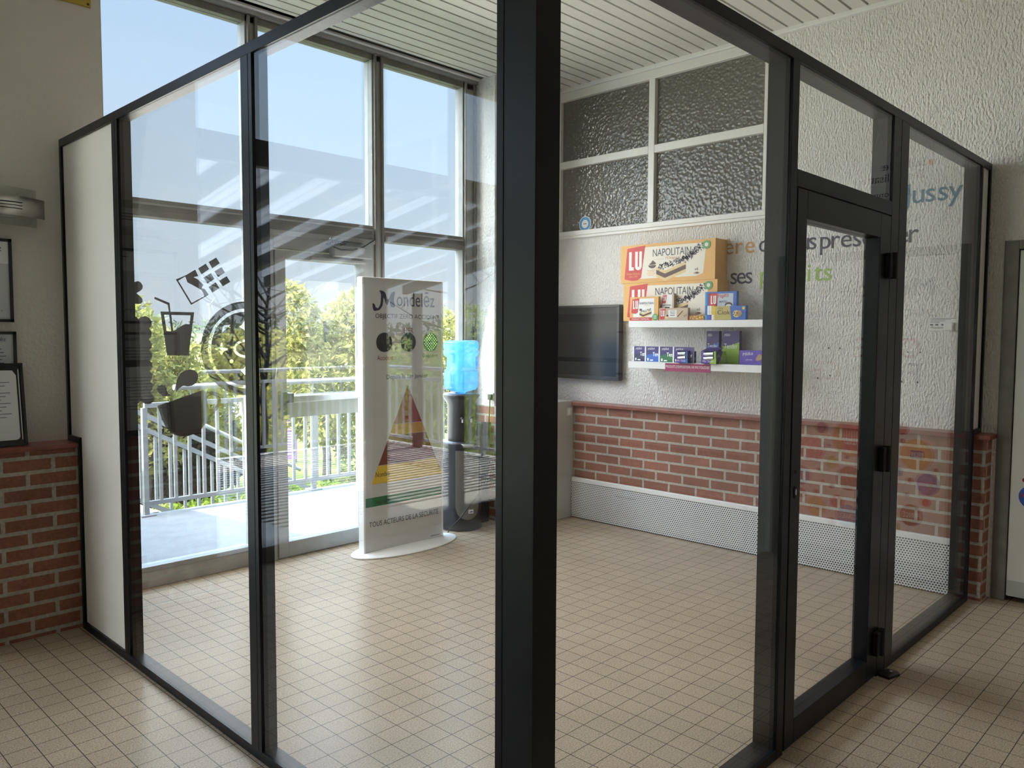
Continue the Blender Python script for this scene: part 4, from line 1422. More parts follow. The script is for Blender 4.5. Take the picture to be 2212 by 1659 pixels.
sw = empty('light_switch', (5.0, 4.147, 0.87), 'small white switch plate on the pale corner casing', 'switch')
b = MB().box((4.935, 4.14, 0.84), (4.985, 4.1495, 0.905), M_white)
b.build('switch_plate', sw, 0.003)
MB().box((4.948, 4.134, 0.853), (4.972, 4.14, 0.892), M_white).build('rocker', sw, 0.002)
so_ = empty('wall_socket', (4.445, 4.51, 1.0), 'small black and white wall socket above brick pier beside the water bottle', 'socket')
MB().box((4.438, 4.502, 0.965), (4.4495, 4.575, 1.03), M_white).build('socket_plate', so_, 0.003)
MB().box((4.418, 4.505, 0.975), (4.438, 4.545, 1.02), M_blackp).build('plug', so_, 0.003)

# ================================================================== LEFT WALL THINGS
lp = empty('wall_lamp', (1.0, 4.48, 2.1), 'curved brushed steel wall lamp with clear glass plates', 'lamp')
b = MB()
arc = [(1.253 - 0.40 * i / 14, 4.452 - 0.095 * math.sin(math.pi * min(1, (i + 0.6) / 14.6))) for i in range(15)]
vs, fs = [], []
for xq, yq in arc:
    for z_ in (2.055, 2.148):
        vs.append((xq, yq, z_))
        vs.append((xq, yq + 0.004, z_))
for i in range(14):
    a = i * 4
    fs += [(a, a + 4, a + 6, a + 2), (a + 1, a + 3, a + 7, a + 5), (a, a + 1, a + 5, a + 4), (a + 2, a + 6, a + 7, a + 3)]
fs += [(0, 2, 3, 1), (56, 57, 59, 58)]
b.add(vs, fs, M_chrome, True)
for k, (z_, n_) in enumerate(((2.118, 6), (2.103, 7), (2.088, 6))):
    pth = [(x, yq - 0.0015, z_) for x, yq in arc[4:4 + n_]]
    b.tube(pth, 0.0022, M_ink, 4)
b.build('steel_band', lp)
b = MB()
vs = []
arc2 = [(1.222 - 0.36 * i / 12, 4.465 - 0.07 * math.sin(math.pi * (i + 0.5) / 13)) for i in range(13)]
for xq, yq in arc2:
    for z_ in (2.012, 2.195):
        vs.append((xq, yq, z_))
        vs.append((xq, yq + 0.005, z_))
fs = []
for i in range(12):
    a = i * 4
    fs += [(a, a + 4, a + 6, a + 2), (a + 1, a + 3, a + 7, a + 5), (a, a + 1, a + 5, a + 4), (a + 2, a + 6, a + 7, a + 3)]
fs += [(0, 2, 3, 1), (48, 49, 51, 50)]
b.add(vs, fs, glass('lamp_glass', 0.06, (0.86, 0.88, 0.86)), True)
b.build('glass_shade', lp)
b = MB()
b.box((0.98, 4.40, 2.06), (1.12, 4.4995, 2.14), M_white)
b.build('lamp_base', lp)

PFm = mat('poster_grey', (0.55, 0.57, 0.60), 0.5)


def framed(name, xr, wd, z0, z1, yf, lab, body, tilt=0.0):
    o = empty(name, (xr - wd / 2, yf, z0), lab, 'frame', 'framed notices on the plaster wall')
    if tilt:
        o.rotation_euler = (tilt, 0, 0)
    t_ = 0.014
    P0 = Vector((xr - wd / 2, yf, z0))
    R_ = Matrix.Translation(P0) @ Matrix.Rotation(tilt, 4, 'X') @ Matrix.Translation(-P0)

    def put(mb):
        mb.v = [tuple(R_ @ Vector(p)) for p in mb.v]
        return mb
    b = MB()
    for lo, hi in (((xr - wd, z0), (xr - wd + t_, z1)), ((xr - t_, z0), (xr, z1)), ((xr - wd, z0), (xr, z0 + t_)), ((xr - wd, z1 - t_), (xr, z1))):
        b.box((lo[0], yf, lo[1]), (hi[0], yf + 0.02, hi[1]), M_blackp)
    put(b).build('frame_border', o)
    b = MB().box((xr - wd + t_, yf + 0.008, z0 + t_), (xr - t_, yf + 0.014, z1 - t_), body)
    F = frame((xr - wd, yf + 0.0075, z0), (1, 0, 0), (0, 0, 1))
    return o, b, F, put


o, b, F, put = framed('framed_poster', 1.115, 0.36, 1.548, 1.952, 4.478, 'black framed tall notice hanging under the wall lamp', PFm)
w, h = 0.36, 0.404
b.rect(F, 0.014, 0.70 * h, w - 0.014, 0.97 * h, 0.0006, M_paper)
b.text(F, 'QUALITY.', w - 0.045, 0.12 * h, w=0.25, h=0.03, off=0.0012, m=P_teal, al='r')
b.rect(F, w - 0.09, 0.88 * h, w - 0.045, 0.895 * h, 0.0012, M_ink)
b.rect(F, w - 0.08, 0.85 * h, w - 0.045, 0.86 * h, 0.0012, P_navy)
put(b).build('poster_sheet', o)
o, b, F, put = framed('framed_poster', 1.122, 0.36, 1.28, 1.502, 4.478, 'black framed small letter partly behind the leaning certificate', PFm)
for k in range(6):
    b.rect(F, 0.10, 0.05 + 0.017 * k, 0.315 - 0.01 * (k % 3), 0.053 + 0.017 * k, 0.0008, P_navy)
b.text(F, 'Mondelēz', 0.315, 0.175, w=0.1, h=0.02, off=0.0008, m=P_navy, al='r')
put(b).build('poster_sheet', o)
o, b, F, put = framed('leaning_frame', 1.135, 0.30, 0.948, 1.352, 4.39, 'thick black frame with curling certificate leaning on the brick cap', M_blackp, math.radians(-8))
w, h = 0.30, 0.404
sheet = [(0.02, 0.03)] + [(w - 0.05 + 0.02 * math.sin(a), 0.045 - 0.015 * math.cos(a)) for a in (0, .5, 1, 1.57)] + [(w - 0.03, h - 0.06), (w - 0.045, h - 0.035), (0.02, h - 0.03)]
b.poly(F, sheet, 0.0012, M_paper)
b.rect(F, w - 0.022, 0.03, w - 0.018, h - 0.03, 0.0012, M_paper)
for k in range(11):
    b.rect(F, 0.03, 0.31 - 0.017 * k, w - 0.06 - 0.02 * ((k * 7) % 3), 0.3125 - 0.017 * k, 0.002, P_navy)
put(b).build('poster_sheet', o)
ysn = empty('yellow_sign', (1.2, 4.49, 3.165), 'yellow panel high on the plaster wall at the ceiling', 'sign')
b = MB().box((0.75, 4.488, 3.167), (1.512, 4.4995, 3.50), flat('sign_yellow', (0.48, 0.34, 0.035), 0.5))
b.build('sign_panel', ysn, 0.001)
MB().cyl((1.498, 4.486, 3.18), (1.498, 4.4995, 3.18), 0.006, M_ink, 10).build('screw', ysn)

# ================================================================== SAFETY TOTEM
to = empty('information_stand', (3.465, 4.41, 0), 'white safety information stand with pyramid chart on oval foot', 'stand')
b = MB()
b.lathe((3.463, 4.385, 0), [(0, 0), (0.44, 0), (0.445, 0.006), (0.44, 0.012), (0.0, 0.013)], M_whitesat, 64, 1.0, 0.44)
b.build('oval_foot', to)
tx0, tx1, ty0, ty1, tz = 3.118, 3.812, 4.393, 4.452, 1.872
M_totem = mat('totem_face', (0.62, 0.62, 0.615), 0.18)
b = MB().box((tx0 + 0.008, ty0 + 0.004, 0.013), (tx1 - 0.008, ty1 - 0.004, tz - 0.002), M_totem)
TF = frame((0, ty0 + 0.0035, 0), (1, 0, 0), (0, 0, 1))
m_d = M_purpleink
# wordmark with swash
b.poly(TF, smooth2([(3.205, 1.67), (3.235, 1.665), (3.262, 1.70), (3.268, 1.765), (3.255, 1.79), (3.30, 1.78), (3.325, 1.73), (3.355, 1.775), (3.385, 1.785), (3.375, 1.73), (3.385, 1.685), (3.35, 1.685), (3.34, 1.735), (3.318, 1.69), (3.29, 1.745), (3.28, 1.69), (3.245, 1.655)], 3), 0.0006, m_d)
b.poly(TF, smooth2([(3.198, 1.70), (3.215, 1.695), (3.225, 1.675), (3.25, 1.668), (3.235, 1.655), (3.205, 1.655)], 3), 0.0008, m_d)
b.text(TF, 'ondelēz', 3.40, 1.688, w=0.34, h=0.105, off=0.0006, m=m_d)
b.text(TF, 'OBJECTIF ZÉRO ACCIDENT', 3.22, 1.594, w=0.565, h=0.048, off=0.0006, m=M_ink)
b.text(TF, 'HIER', 3.463, 1.503, w=0.082, h=0.038, off=0.0006, m=P_dkred)
b.text(TF, 'Accident', 3.233, 1.318, w=0.135, h=0.034, off=0.0006, m=P_dkred)
b.text(TF, '0 accident', 3.63, 1.33, w=0.14, h=0.028, off=0.0006, m=M_ink)
b.text(TF, 'Depuis le 1er Janvier', 3.31, 1.178, w=0.365, h=0.04, off=0.0006, m=M_ink)
ap = (3.494, 1.139)


def pyr(z0, z1, m):
    hw = lambda z: (1.139 - z) * 0.477
    b.poly(TF, [(3.494 - hw(z0), z0), (3.494 + hw(z0), z0), (3.494 + hw(z1), z1), (3.494 - hw(z1), z1)], 0.0006, m)


pyr(0.875, 1.1385, P_dkred)
pyr(0.80, 0.872, P_gold)
pyr(0.60, 0.797, P_maroon)
pyr(0.475, 0.597, P_yellow)
b.text(TF, 'Nombre', 3.215, 0.52, w=0.12, h=0.035, off=0.0012, m=M_ink)
b.rect(TF, 3.13, 0.322, 3.806, 0.385, 0.0006, P_dkgreen)
b.text(TF, 'Nombre', 3.22, 0.335, w=0.11, h=0.03, off=0.0012, m=M_ink)
b.text(TF, 'TOUS ACTEURS DE LA SÉCURITÉ', 3.158, 0.183, w=0.615, h=0.045, off=0.0006, m=M_ink)
b.rect(TF, 3.70, 0.026, 3.785, 0.03, 0.0006, M_ink)
b.build('board', to)
b = MB()
b.box((tx0 - 0.006, ty0, 0.013), (tx0 + 0.008, ty1, tz), M_whitesat)
b.box((tx1 - 0.008, ty0, 0.013), (tx1 + 0.006, ty1, tz), M_whitesat)
b.box((tx0, ty0, tz - 0.002), (tx1, ty1, tz + 0.004), M_whitesat)
for z_ in (0.1, 0.28, 1.75):
    b.cyl((tx0 - 0.007, (ty0 + ty1) / 2, z_), (tx0 - 0.005, (ty0 + ty1) / 2, z_), 0.004, M_grey, 8)
b.build('edge_profile', to, 0.002)
for k, xq in enumerate((3.292, 3.5, 3.702)):
    b = MB()
    b.prism(TF, ell(xq, 1.44, 0.066, n=32), 0.0004, 0.003, P_dkgreen if k == 2 else M_blackp)
    if k == 2:
        mled = mat('lit_led', (0.5, 0.9, 0.4), 0.4, emit=((0.55, 1.0, 0.45), 1.6))
        for i in range(-5, 6):
            for j in range(-5, 6):
                if (i + j) % 2 == 0 and i * i + j * j < 27:
                    b.poly(TF, ell(xq + i * 0.0112, 1.44 + j * 0.0112, 0.0032, n=8), 0.0036, mled)
    b.build('signal_light', to, label=('unlit dark signal lamp', 'unlit dark signal lamp', 'lit green dotted signal lamp')[k])
cd = empty('power_cord', (3.85, 4.43, 0), 'thin black power cord from the safety stand to the wall socket', 'cord')
b = MB()
b.tube([(3.905, 4.44, 0.012), (3.90, 4.40, 0.05), (3.94, 4.35, 0.12), (4.02, 4.34, 0.20), (4.16, 4.35, 0.30), (4.27, 4.37, 0.42), (4.32, 4.42, 0.60), (4.36, 4.47, 0.78), (4.40, 4.5, 0.93), (4.42, 4.52, 0.995)], 0.0045, M_blackp, 6)
b.build('cable', cd)

# ================================================================== WATER COOLER, BIN
wc = empty('water_cooler', (4.12, 4.53, 0), 'dark cylindrical water cooler with pale grey front panel', 'water cooler')
CXY = (4.12, 4.53)
M_cool = mat('cooler_grey', (0.035, 0.038, 0.045), 0.3, 0.3)
b = MB()
b.lathe((*CXY, 0), [(0.0, 0.0), (0.158, 0.0), (0.162, 0.02), (0.155, 0.05), (0.155, 0.64), (0.16, 0.66), (0.15, 0.68), (0.0, 0.68)], M_cool, 40)
b.build('body', wc)
b = MB()
b.lathe((*CXY, 0), [(0.10, 0.68), (0.105, 0.70), (0.105, 0.96), (0.13, 1.0), (0.145, 1.03), (0.13, 1.045), (0.05, 1.046), (0.045, 1.02), (0.0, 1.02)], M_dgrey, 40)
b.build('head', wc)
b = MB()
# long oval panel wrapped on the front towards the room
pts = []
A0 = math.atan2(-0.74, -0.30)
nseg = 14
for i in range(nseg + 1):
    th = A0 - 0.62 + 1.24 * i / nseg
    q = (i / nseg * 2 - 1)
    hh = math.sqrt(max(0, 1 - q * q)) * 0.10
    pts.append((th, 0.19 - hh, 0.62))
vs, fs = [], []
for th, z0, z1 in pts:
    for z_ in (z0, z1):
        vs.append((CXY[0] + 0.162 * math.cos(th), CXY[1] + 0.162 * math.sin(th), z_))
for i in range(nseg):
    fs.append((2 * i, 2 * i + 2, 2 * i + 3, 2 * i + 1))
b.add(vs, fs, mat('cooler_panel', (0.20, 0.20, 0.19), 0.35, 0.3), True)
b.build('front_panel', wc, label='pale grey long rounded front panel')
fwd = Vector((math.cos(A0), math.sin(A0), 0))
sid = Vector((-fwd.y, fwd.x, 0))
b = MB()
c0 = Vector((*CXY, 0.64)) + fwd * 0.12
b.lathe(c0, [(0.0, 0), (0.05, 0.005), (0.06, 0.03), (0.05, 0.025), (0.0, 0.01)], mat('cooler_panel2', (0.42, 0.42, 0.40), 0.35, 0.3), 24)
b.build('drip_tray', wc)
for s in (-1, 1):
    b = MB()
    p = Vector((*CXY, 0.86)) + fwd * 0.10 + sid * (0.035 * s)
    b.cyl(p, p + fwd * 0.04, 0.010, M_dgrey, 10)
    b.cyl(p + fwd * 0.035, p + fwd * 0.035 - Vector((0, 0, 0.03)), 0.008, M_steel2, 10)
    b.build('tap', wc)
b = MB()
lb0 = Vector((*CXY, 0.15)) + fwd * 0.163 + sid * 0.02
b.add([lb0 + sid * p + Vector((0, 0, q)) for p, q in ((-0.02, -0.012), (0.02, -0.012), (0.02, 0.018), (-0.02, 0.018))], [(0, 1, 2, 3)], P_white)
b.add([lb0 + fwd * 0.001 + sid * p + Vector((0, 0, q)) for p, q in ((-0.015, -0.004), (0.014, -0.004), (0.014, 0.005), (-0.005, 0.005))], [(0, 1, 2, 3)], P_blue)
b.build('label_tag', wc, label='small white maker tag')
bo = empty('water_bottle', (CXY[0], CXY[1], 1.046), 'translucent blue water bottle upside down on the cooler', 'bottle')
M_bottle = bpy.data.materials.new('blue_translucent')
M_bottle.use_nodes = True
t = M_bottle.node_tree
t.nodes.clear()
oo = t.nodes.new('ShaderNodeOutputMaterial')
tr_ = t.nodes.new('ShaderNodeBsdfTransparent')
tr_.inputs[0].default_value = (0.45, 0.76, 0.98, 1)
tl = t.nodes.new('ShaderNodeBsdfTranslucent')
tl.inputs[0].default_value = (0.17, 0.52, 0.92, 1)
gs_ = t.nodes.new('ShaderNodeBsdfGlossy')
gs_.inputs['Roughness'].default_value = 0.08
m1 = t.nodes.new('ShaderNodeMixShader')
m1.inputs[0].default_value = 0.5
m2 = t.nodes.new('ShaderNodeMixShader')
m2.inputs[0].default_value = 0.08
t.links.new(tr_.outputs[0], m1.inputs[1])
t.links.new(tl.outputs[0], m1.inputs[2])
t.links.new(m1.outputs[0], m2.inputs[1])
t.links.new(gs_.outputs[0], m2.inputs[2])
t.links.new(m2.outputs[0], oo.inputs[0])
b = MB()
prof = [(0.03, 1.03), (0.035, 1.05), (0.06, 1.06), (0.115, 1.075), (0.13, 1.10), (0.133, 1.13), (0.128, 1.145), (0.134, 1.16), (0.128, 1.175), (0.134, 1.19), (0.128, 1.205), (0.130, 1.22), (0.112, 1.235), (0.110, 1.32), (0.130, 1.335), (0.136, 1.35), (0.136, 1.37), (0.129, 1.38), (0.136, 1.39), (0.136, 1.425), (0.125, 1.445), (0.10, 1.45), (0.0, 1.44)]
b.lathe((*CXY, 0), prof, M_bottle, 36)
b.build('bottle_body', bo)
b = MB()
hp = Vector((*CXY, 0)) + sid * 0.122
b.tube([hp + Vector((0, 0, 1.235)), hp + sid * 0.008 + Vector((0, 0, 1.26)), hp + sid * 0.008 + Vector((0, 0, 1.30)), hp + Vector((0, 0, 1.335))], 0.012, M_bottle, 8)
b.build('grip', bo)
bn = empty('waste_bin', (4.31, 4.61, 0), 'tall black waste bin with plastic liner behind the cooler', 'bin')
b = MB()
b.box((4.285, 4.50, 0.0), (4.405, 4.70, 0.78), M_blackp)
b.build('bin_body', bn, 0.015)
b = MB()
rg = random.Random(4)
ring = [(4.28, 4.495), (4.345, 4.49), (4.41, 4.495), (4.412, 4.6), (4.41, 4.705), (4.345, 4.708), (4.28, 4.705), (4.278, 4.6)]
vs = []
for j, z_ in enumerate((0.70, 0.76, 0.80)):
    for (xq, yq) in ring:
        vs.append((xq + 0.006 * (rg.random() - .5), yq + 0.006 * (rg.random() - .5), z_ + 0.02 * (rg.random() - .5)))
fs = [(j * 8 + i, j * 8 + (i + 1) % 8, (j + 1) * 8 + (i + 1) % 8, (j + 1) * 8 + i) for j in range(2) for i in range(8)]
b.add(vs, fs, mat('bin_liner', (0.03, 0.03, 0.035), 0.18), True)
b.build('liner', bn)

# ================================================================== OUTSIDE
M_conc = mat('concrete', (0.17, 0.166, 0.155), 0.85, noise=(6, 0.10), bump=(50, 0.3))
M_rail = mat('painted_rail', (0.24, 0.24, 0.235), 0.45, 0.1, noise=(8, 0.08))


def noise_ground(name, c1, c2, sc, rough=0.9):
    m = bpy.data.materials.new(name)
    m.use_nodes = True
    t = m.node_tree
    pb = t.nodes['Principled BSDF']
    pb.inputs['Roughness'].default_value = rough
    setin(pb, 'Specular IOR Level', 0.1)
    c = t.nodes.new('ShaderNodeTexCoord')
    n = t.nodes.new('ShaderNodeTexNoise')
    n.inputs['Scale'].default_value = sc
    n.inputs['Detail'].default_value = 8
    t.links.new(c.outputs['Object'], n.inputs['Vector'])
    r = t.nodes.new('ShaderNodeValToRGB')
    r.color_ramp.elements[0].position, r.color_ramp.elements[1].position = 0.35, 0.65
    r.color_ramp.elements[0].color, r.color_ramp.elements[1].color = (*c1, 1), (*c2, 1)
    t.links.new(n.outputs['Fac'], r.inputs[0])
    t.links.new(r.outputs[0], pb.inputs['Base Color'])
    return m


M_lawn = noise_ground('lawn', (0.05, 0.075, 0.016), (0.13, 0.135, 0.042), 1.6)
M_field = noise_ground('dry_field', (0.16, 0.145, 0.05), (0.19, 0.165, 0.07), 0.05)
M_road = noise_ground('pale_asphalt', (0.13, 0.13, 0.135), (0.17, 0.17, 0.17), 2)
b = MB().box((-40, 6.85, -1.5), (70, 60, -1.0), M_lawn)
struct(b, 'ground', 'sunlit green lawn below the terrace', 'lawn')
b = MB().box((-1500, 60, -3.0), (2500, 3500, -2.4), M_field)
struct(b, 'field', 'wide dry yellow field reaching the horizon', 'field')
b = MB().box((3, 20, -1.0), (40, 27, -0.985), M_road)
struct(b, 'road', 'pale road crossing behind the lawn', 'road')
b = MB()
b.box((0.9, 4.86, -0.5), (7.5, 6.82, -0.03), M_conc)
M_deck_lit = mat('concrete_lit', (0.62, 0.60, 0.55), 0.8, noise=(6, 0.1))  # terrace concrete with strong sunlight put into a lighter colour
b.box((-4.3, 4.86, -0.5), (0.9, 9.3, -0.03), M_deck_lit)
struct(b, 'terrace', 'pale concrete terrace outside the exit door', 'terrace')
b = MB()
for k in range(30):                                   # thin board joints of the far deck part
    b.box((-4.2, 5.6 + 0.12 * k, -0.0299), (-0.5, 5.6 + 0.12 * k + 0.03, -0.022), mat('deck_strip', (0.22, 0.21, 0.20), 0.8))
b.build('deck_strips', bpy.data.objects['terrace'], label='dark narrow deck strips')


M_rail_lit = mat('painted_rail_lit', (0.75, 0.745, 0.72), 0.45)  # lighter copy of the rail paint, sunlight put into its colour


def railing(name, label, p0, p1, ztop, zbot, spacing, zb=-0.03, hand=None, post_every=None, group=None, M_rail=M_rail):
    p0, p1 = Vector((*p0, 0)), Vector((*p1, 0))
    d = (p1 - p0)
    ln = d.length
    d.normalize()
    nrm = Vector((-d.y, d.x, 0))
    o = empty(name, (p0.x, p0.y, zb), label, 'railing', group)

    def bar(a, bb, w, h_, z, nm):
        q = MB()
        c = [p0 + d * a + nrm * (-w / 2), p0 + d * bb + nrm * (-w / 2), p0 + d * bb + nrm * (w / 2), p0 + d * a + nrm * (w / 2)]
        vs = [v + Vector((0, 0, z)) for v in c] + [v + Vector((0, 0, z + h_)) for v in c]
        q.add(vs, [(3, 2, 1, 0), (4, 5, 6, 7), (0, 1, 5, 4), (1, 2, 6, 5), (2, 3, 7, 6), (3, 0, 4, 7)], M_rail)
        return q.build(nm, o)
    bar(0, ln, 0.035, 0.04, ztop - 0.04, 'top_rail')
    bar(0, ln, 0.035, 0.035, zbot, 'bottom_rail')
    n = int(ln / spacing)
    for k in range(1, n + 1):
        bar(k * spacing - 0.0125, k * spacing + 0.0125, 0.025, ztop - zbot - 0.075, zbot + 0.035, 'baluster')
    pe = post_every or ln
    k = 0
    while k * pe <= ln + 1e-6:
        a = min(k * pe, ln)
        bar(a - 0.02, a + 0.02, 0.04, ztop - zb - 0.04, zb, 'post')
        pl = bar(a - 0.06, a + 0.06, 0.12, 0.012, zb, 'base_plate')
        k += 1
    if hand:
        q = MB()
        q.cyl(p0 + d * (0.25) + Vector((0, 0, hand)), p1 + Vector((0, 0, hand)), 0.025, M_rail, 14)
        k = 0
        while k * 1.2 + 0.4 < ln:
            v = p0 + d * (k * 1.2 + 0.4)
            q.cyl(v + Vector((0, 0, ztop - 0.01)), v + Vector((0, 0, hand)), 0.01, M_rail, 8)
            k += 1
        q.build('handrail', o)
    return o


railing('terrace_railing', 'white metal terrace railing with balusters outside the exit door', (2.60, 6.76), (7.4, 6.76), 0.915, 0.055, 0.126, hand=1.035, post_every=1.6, group='terrace railings')
railing('terrace_railing', 'white metal railing along the deck, mirrored in the glass', (0.85, 9.15), (-4.15, 9.15), 0.915, 0.055, 0.126, hand=1.035, post_every=1.65, group='terrace railings', M_rail=M_rail_lit)
railing('terrace_railing', 'white metal railing at the deck end, mirrored in the glass', (-4.15, 5.1), (-4.15, 9.0), 0.915, 0.055, 0.15, hand=1.035, post_every=2.0, group='terrace railings', M_rail=M_rail_lit)

# stair railing going down behind the terrace railing
sr_ = empty('stair_railing', (3.0, 8.05, -1.0), 'sloping white stair railing going down behind the terrace railing', 'railing')


def slope_bar(za, zb_, xa, xb, yq, h_, w, nm, r=None):
    q = MB()
    if r:
        q.cyl((xa, yq, za), (xb, yq, zb_), r, M_rail, 12)
    else:
        vs = [(xa, yq - w, za), (xb, yq - w, zb_), (xb, yq + w, zb_), (xa, yq + w, za), (xa, yq - w, za + h_), (xb, yq - w, zb_ + h_), (xb, yq + w, zb_ + h_), (xa, yq + w, za + h_)]
        q.add(vs, [(3, 2, 1, 0), (4, 5, 6, 7), (0, 1, 5, 4), (1, 2, 6, 5), (2, 3, 7, 6), (3, 0, 4, 7)], M_rail)
    return q.build(nm, sr_)


sl = -0.535
sz = lambda x, z0: z0 + sl * (x - 3.1)
for z0, nm in ((0.66, 'top_rail'), (0.52, 'middle_rail'), (-0.22, 'bottom_rail')):
    slope_bar(sz(2.5, z0), sz(5.6, z0), 2.5, 5.6, 8.05, 0.05, 0.02, nm)
slope_bar(sz(3.75, 0.98), sz(5.4, 0.98), 3.75, 5.4, 9.0, 0, 0, 'handrail', 0.025)
for k in range(21):
    xq = 2.62 + 0.145 * k
    z_ = sz(xq, 0.52)
    q = MB().box((xq - 0.013, 8.04, max(-1.0, sz(xq, -0.20))), (xq + 0.013, 8.065, z_), M_rail)
    q.build('baluster', sr_)
b = MB()
for k in range(8):
    b.box((2.6 + 0.32 * k, 8.1, -1.0), (2.6 + 0.32 * (k + 1), 9.0, -0.2 - 0.17 * k + 0.06), M_conc)
struct(b, 'stairs', 'concrete steps going down beside the stair railing', 'stairs')

# canopy over the left part of the terrace (seen mirrored in the glass)
cn = empty('terrace_canopy', (-1.8, 4.95, 2.6), 'lean-to canopy with sloping rafters, mirrored in the glass', 'canopy')
M_poly = bpy.data.materials.new('milky_roof_sheet')
M_poly.use_nodes = True
t = M_poly.node_tree
t.nodes.clear()
oo = t.nodes.new('ShaderNodeOutputMaterial')
tr_ = t.nodes.new('ShaderNodeBsdfTransparent')
tr_.inputs[0].default_value = (0.10, 0.11, 0.12, 1)
tl = t.nodes.new('ShaderNodeBsdfTranslucent')
tl.inputs[0].default_value = (0.15, 0.156, 0.162, 1)
m1 = t.nodes.new('ShaderNodeMixShader')
m1.inputs[0].default_value = 0.8
t.links.new(tr_.outputs[0], m1.inputs[1])
t.links.new(tl.outputs[0], m1.inputs[2])
t.links.new(m1.outputs[0], oo.inputs[0])
M_beam = mat('canopy_beam', (0.10, 0.097, 0.09), 0.6)
MB().box((-4.2, 4.90, 2.60), (0.60, 4.98, 2.77), M_beam).build('ledger_beam', cn)
cs = -math.tan(math.radians(10))
xr_ = 0.55
while xr_ > -4.3:
    q = MB()
    ya, yb_ = 4.98, 8.4
    za, zb_ = 2.62, 2.62 + cs * (yb_ - ya)
    vs = [(xr_ - 0.04, ya, za), (xr_ + 0.04, ya, za), (xr_ + 0.04, yb_, zb_), (xr_ - 0.04, yb_, zb_)]
    vs += [(p[0], p[1], p[2] + 0.12) for p in vs]
    q.add(vs, [(3, 2, 1, 0), (4, 5, 6, 7), (0, 1, 5, 4), (1, 2, 6, 5), (2, 3, 7, 6), (3, 0, 4, 7)], M_beam)
    q.build('rafter', cn)
    xr_ -= 0.5
q = MB()
vs, fs = [], []
n_ = 97
for i in range(n_):
    xq = -4.25 + 4.87 * i / (n_ - 1)
    zq = 2.755 + (0.015 if i % 2 else 0)
    vs += [(xq, 4.93, zq), (xq, 8.45, zq + cs * 3.52)]
for i in range(n_ - 1):
    fs.append((2 * i, 2 * i + 2, 2 * i + 3, 2 * i + 1))
q.add(vs, fs, M_poly)
q.build('roof_sheet', cn)
for xq in (0.5, -4.1):
    MB().box((xq - 0.05, 8.28, -0.03), (xq + 0.05, 8.38, 2.03), M_beam).build('post', cn)

# plants
def leaf_mat(name, c, tr=0.35, rough=0.55):
    m = bpy.data.materials.new(name)
    m.use_nodes = True
    t = m.node_tree
    t.nodes.clear()
    o = t.nodes.new('ShaderNodeOutputMaterial')
    g = t.nodes.new('ShaderNodeNewGeometry')
    r = t.nodes.new('ShaderNodeMapRange')
    r.inputs[3].default_value, r.inputs[4].default_value = 0.6, 1.35
    t.links.new(g.outputs['Random Per Island'], r.inputs[0])
    s = t.nodes.new('ShaderNodeVectorMath')
    s.operation = 'SCALE'
    s.inputs[0].default_value = c
    t.links.new(r.outputs[0], s.inputs['Scale'])
    d = t.nodes.new('ShaderNodeBsdfDiffuse')
    l = t.nodes.new('ShaderNodeBsdfTranslucent')
    t.links.new(s.outputs[0], d.inputs[0])
    t.links.new(s.outputs[0], l.inputs[0])
    mx = t.nodes.new('ShaderNodeMixShader')
    mx.inputs[0].default_value = tr
    t.links.new(d.outputs[0], mx.inputs[1])
    t.links.new(l.outputs[0], mx.inputs[2])
    t.links.new(mx.outputs[0], o.inputs[0])
    return m


LM_y = leaf_mat('leaf_yellow_green', (0.253, 0.242, 0.072), 0.45)
LM_g = leaf_mat('leaf_green', (0.132, 0.165, 0.047), 0.4)
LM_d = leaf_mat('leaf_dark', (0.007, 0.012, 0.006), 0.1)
LM_y_lit = leaf_mat('leaf_yellow_lit', (0.66, 0.62, 0.22), 0.5)  # yellow-green leaf lightened so the mirrored trees look sunlit
LM_g_lit = leaf_mat('leaf_green_lit', (0.48, 0.56, 0.18), 0.5)  # green leaf with the same sunlight put into the colour
LM_b = leaf_mat('leaf_bright', (0.187, 0.253, 0.039), 0.5)
LM_far = leaf_mat('leaf_far', (0.110, 0.143, 0.083), 0.2)
M_bark = mat('bark', (0.05, 0.042, 0.033), 0.9, noise=(20, 0.2))


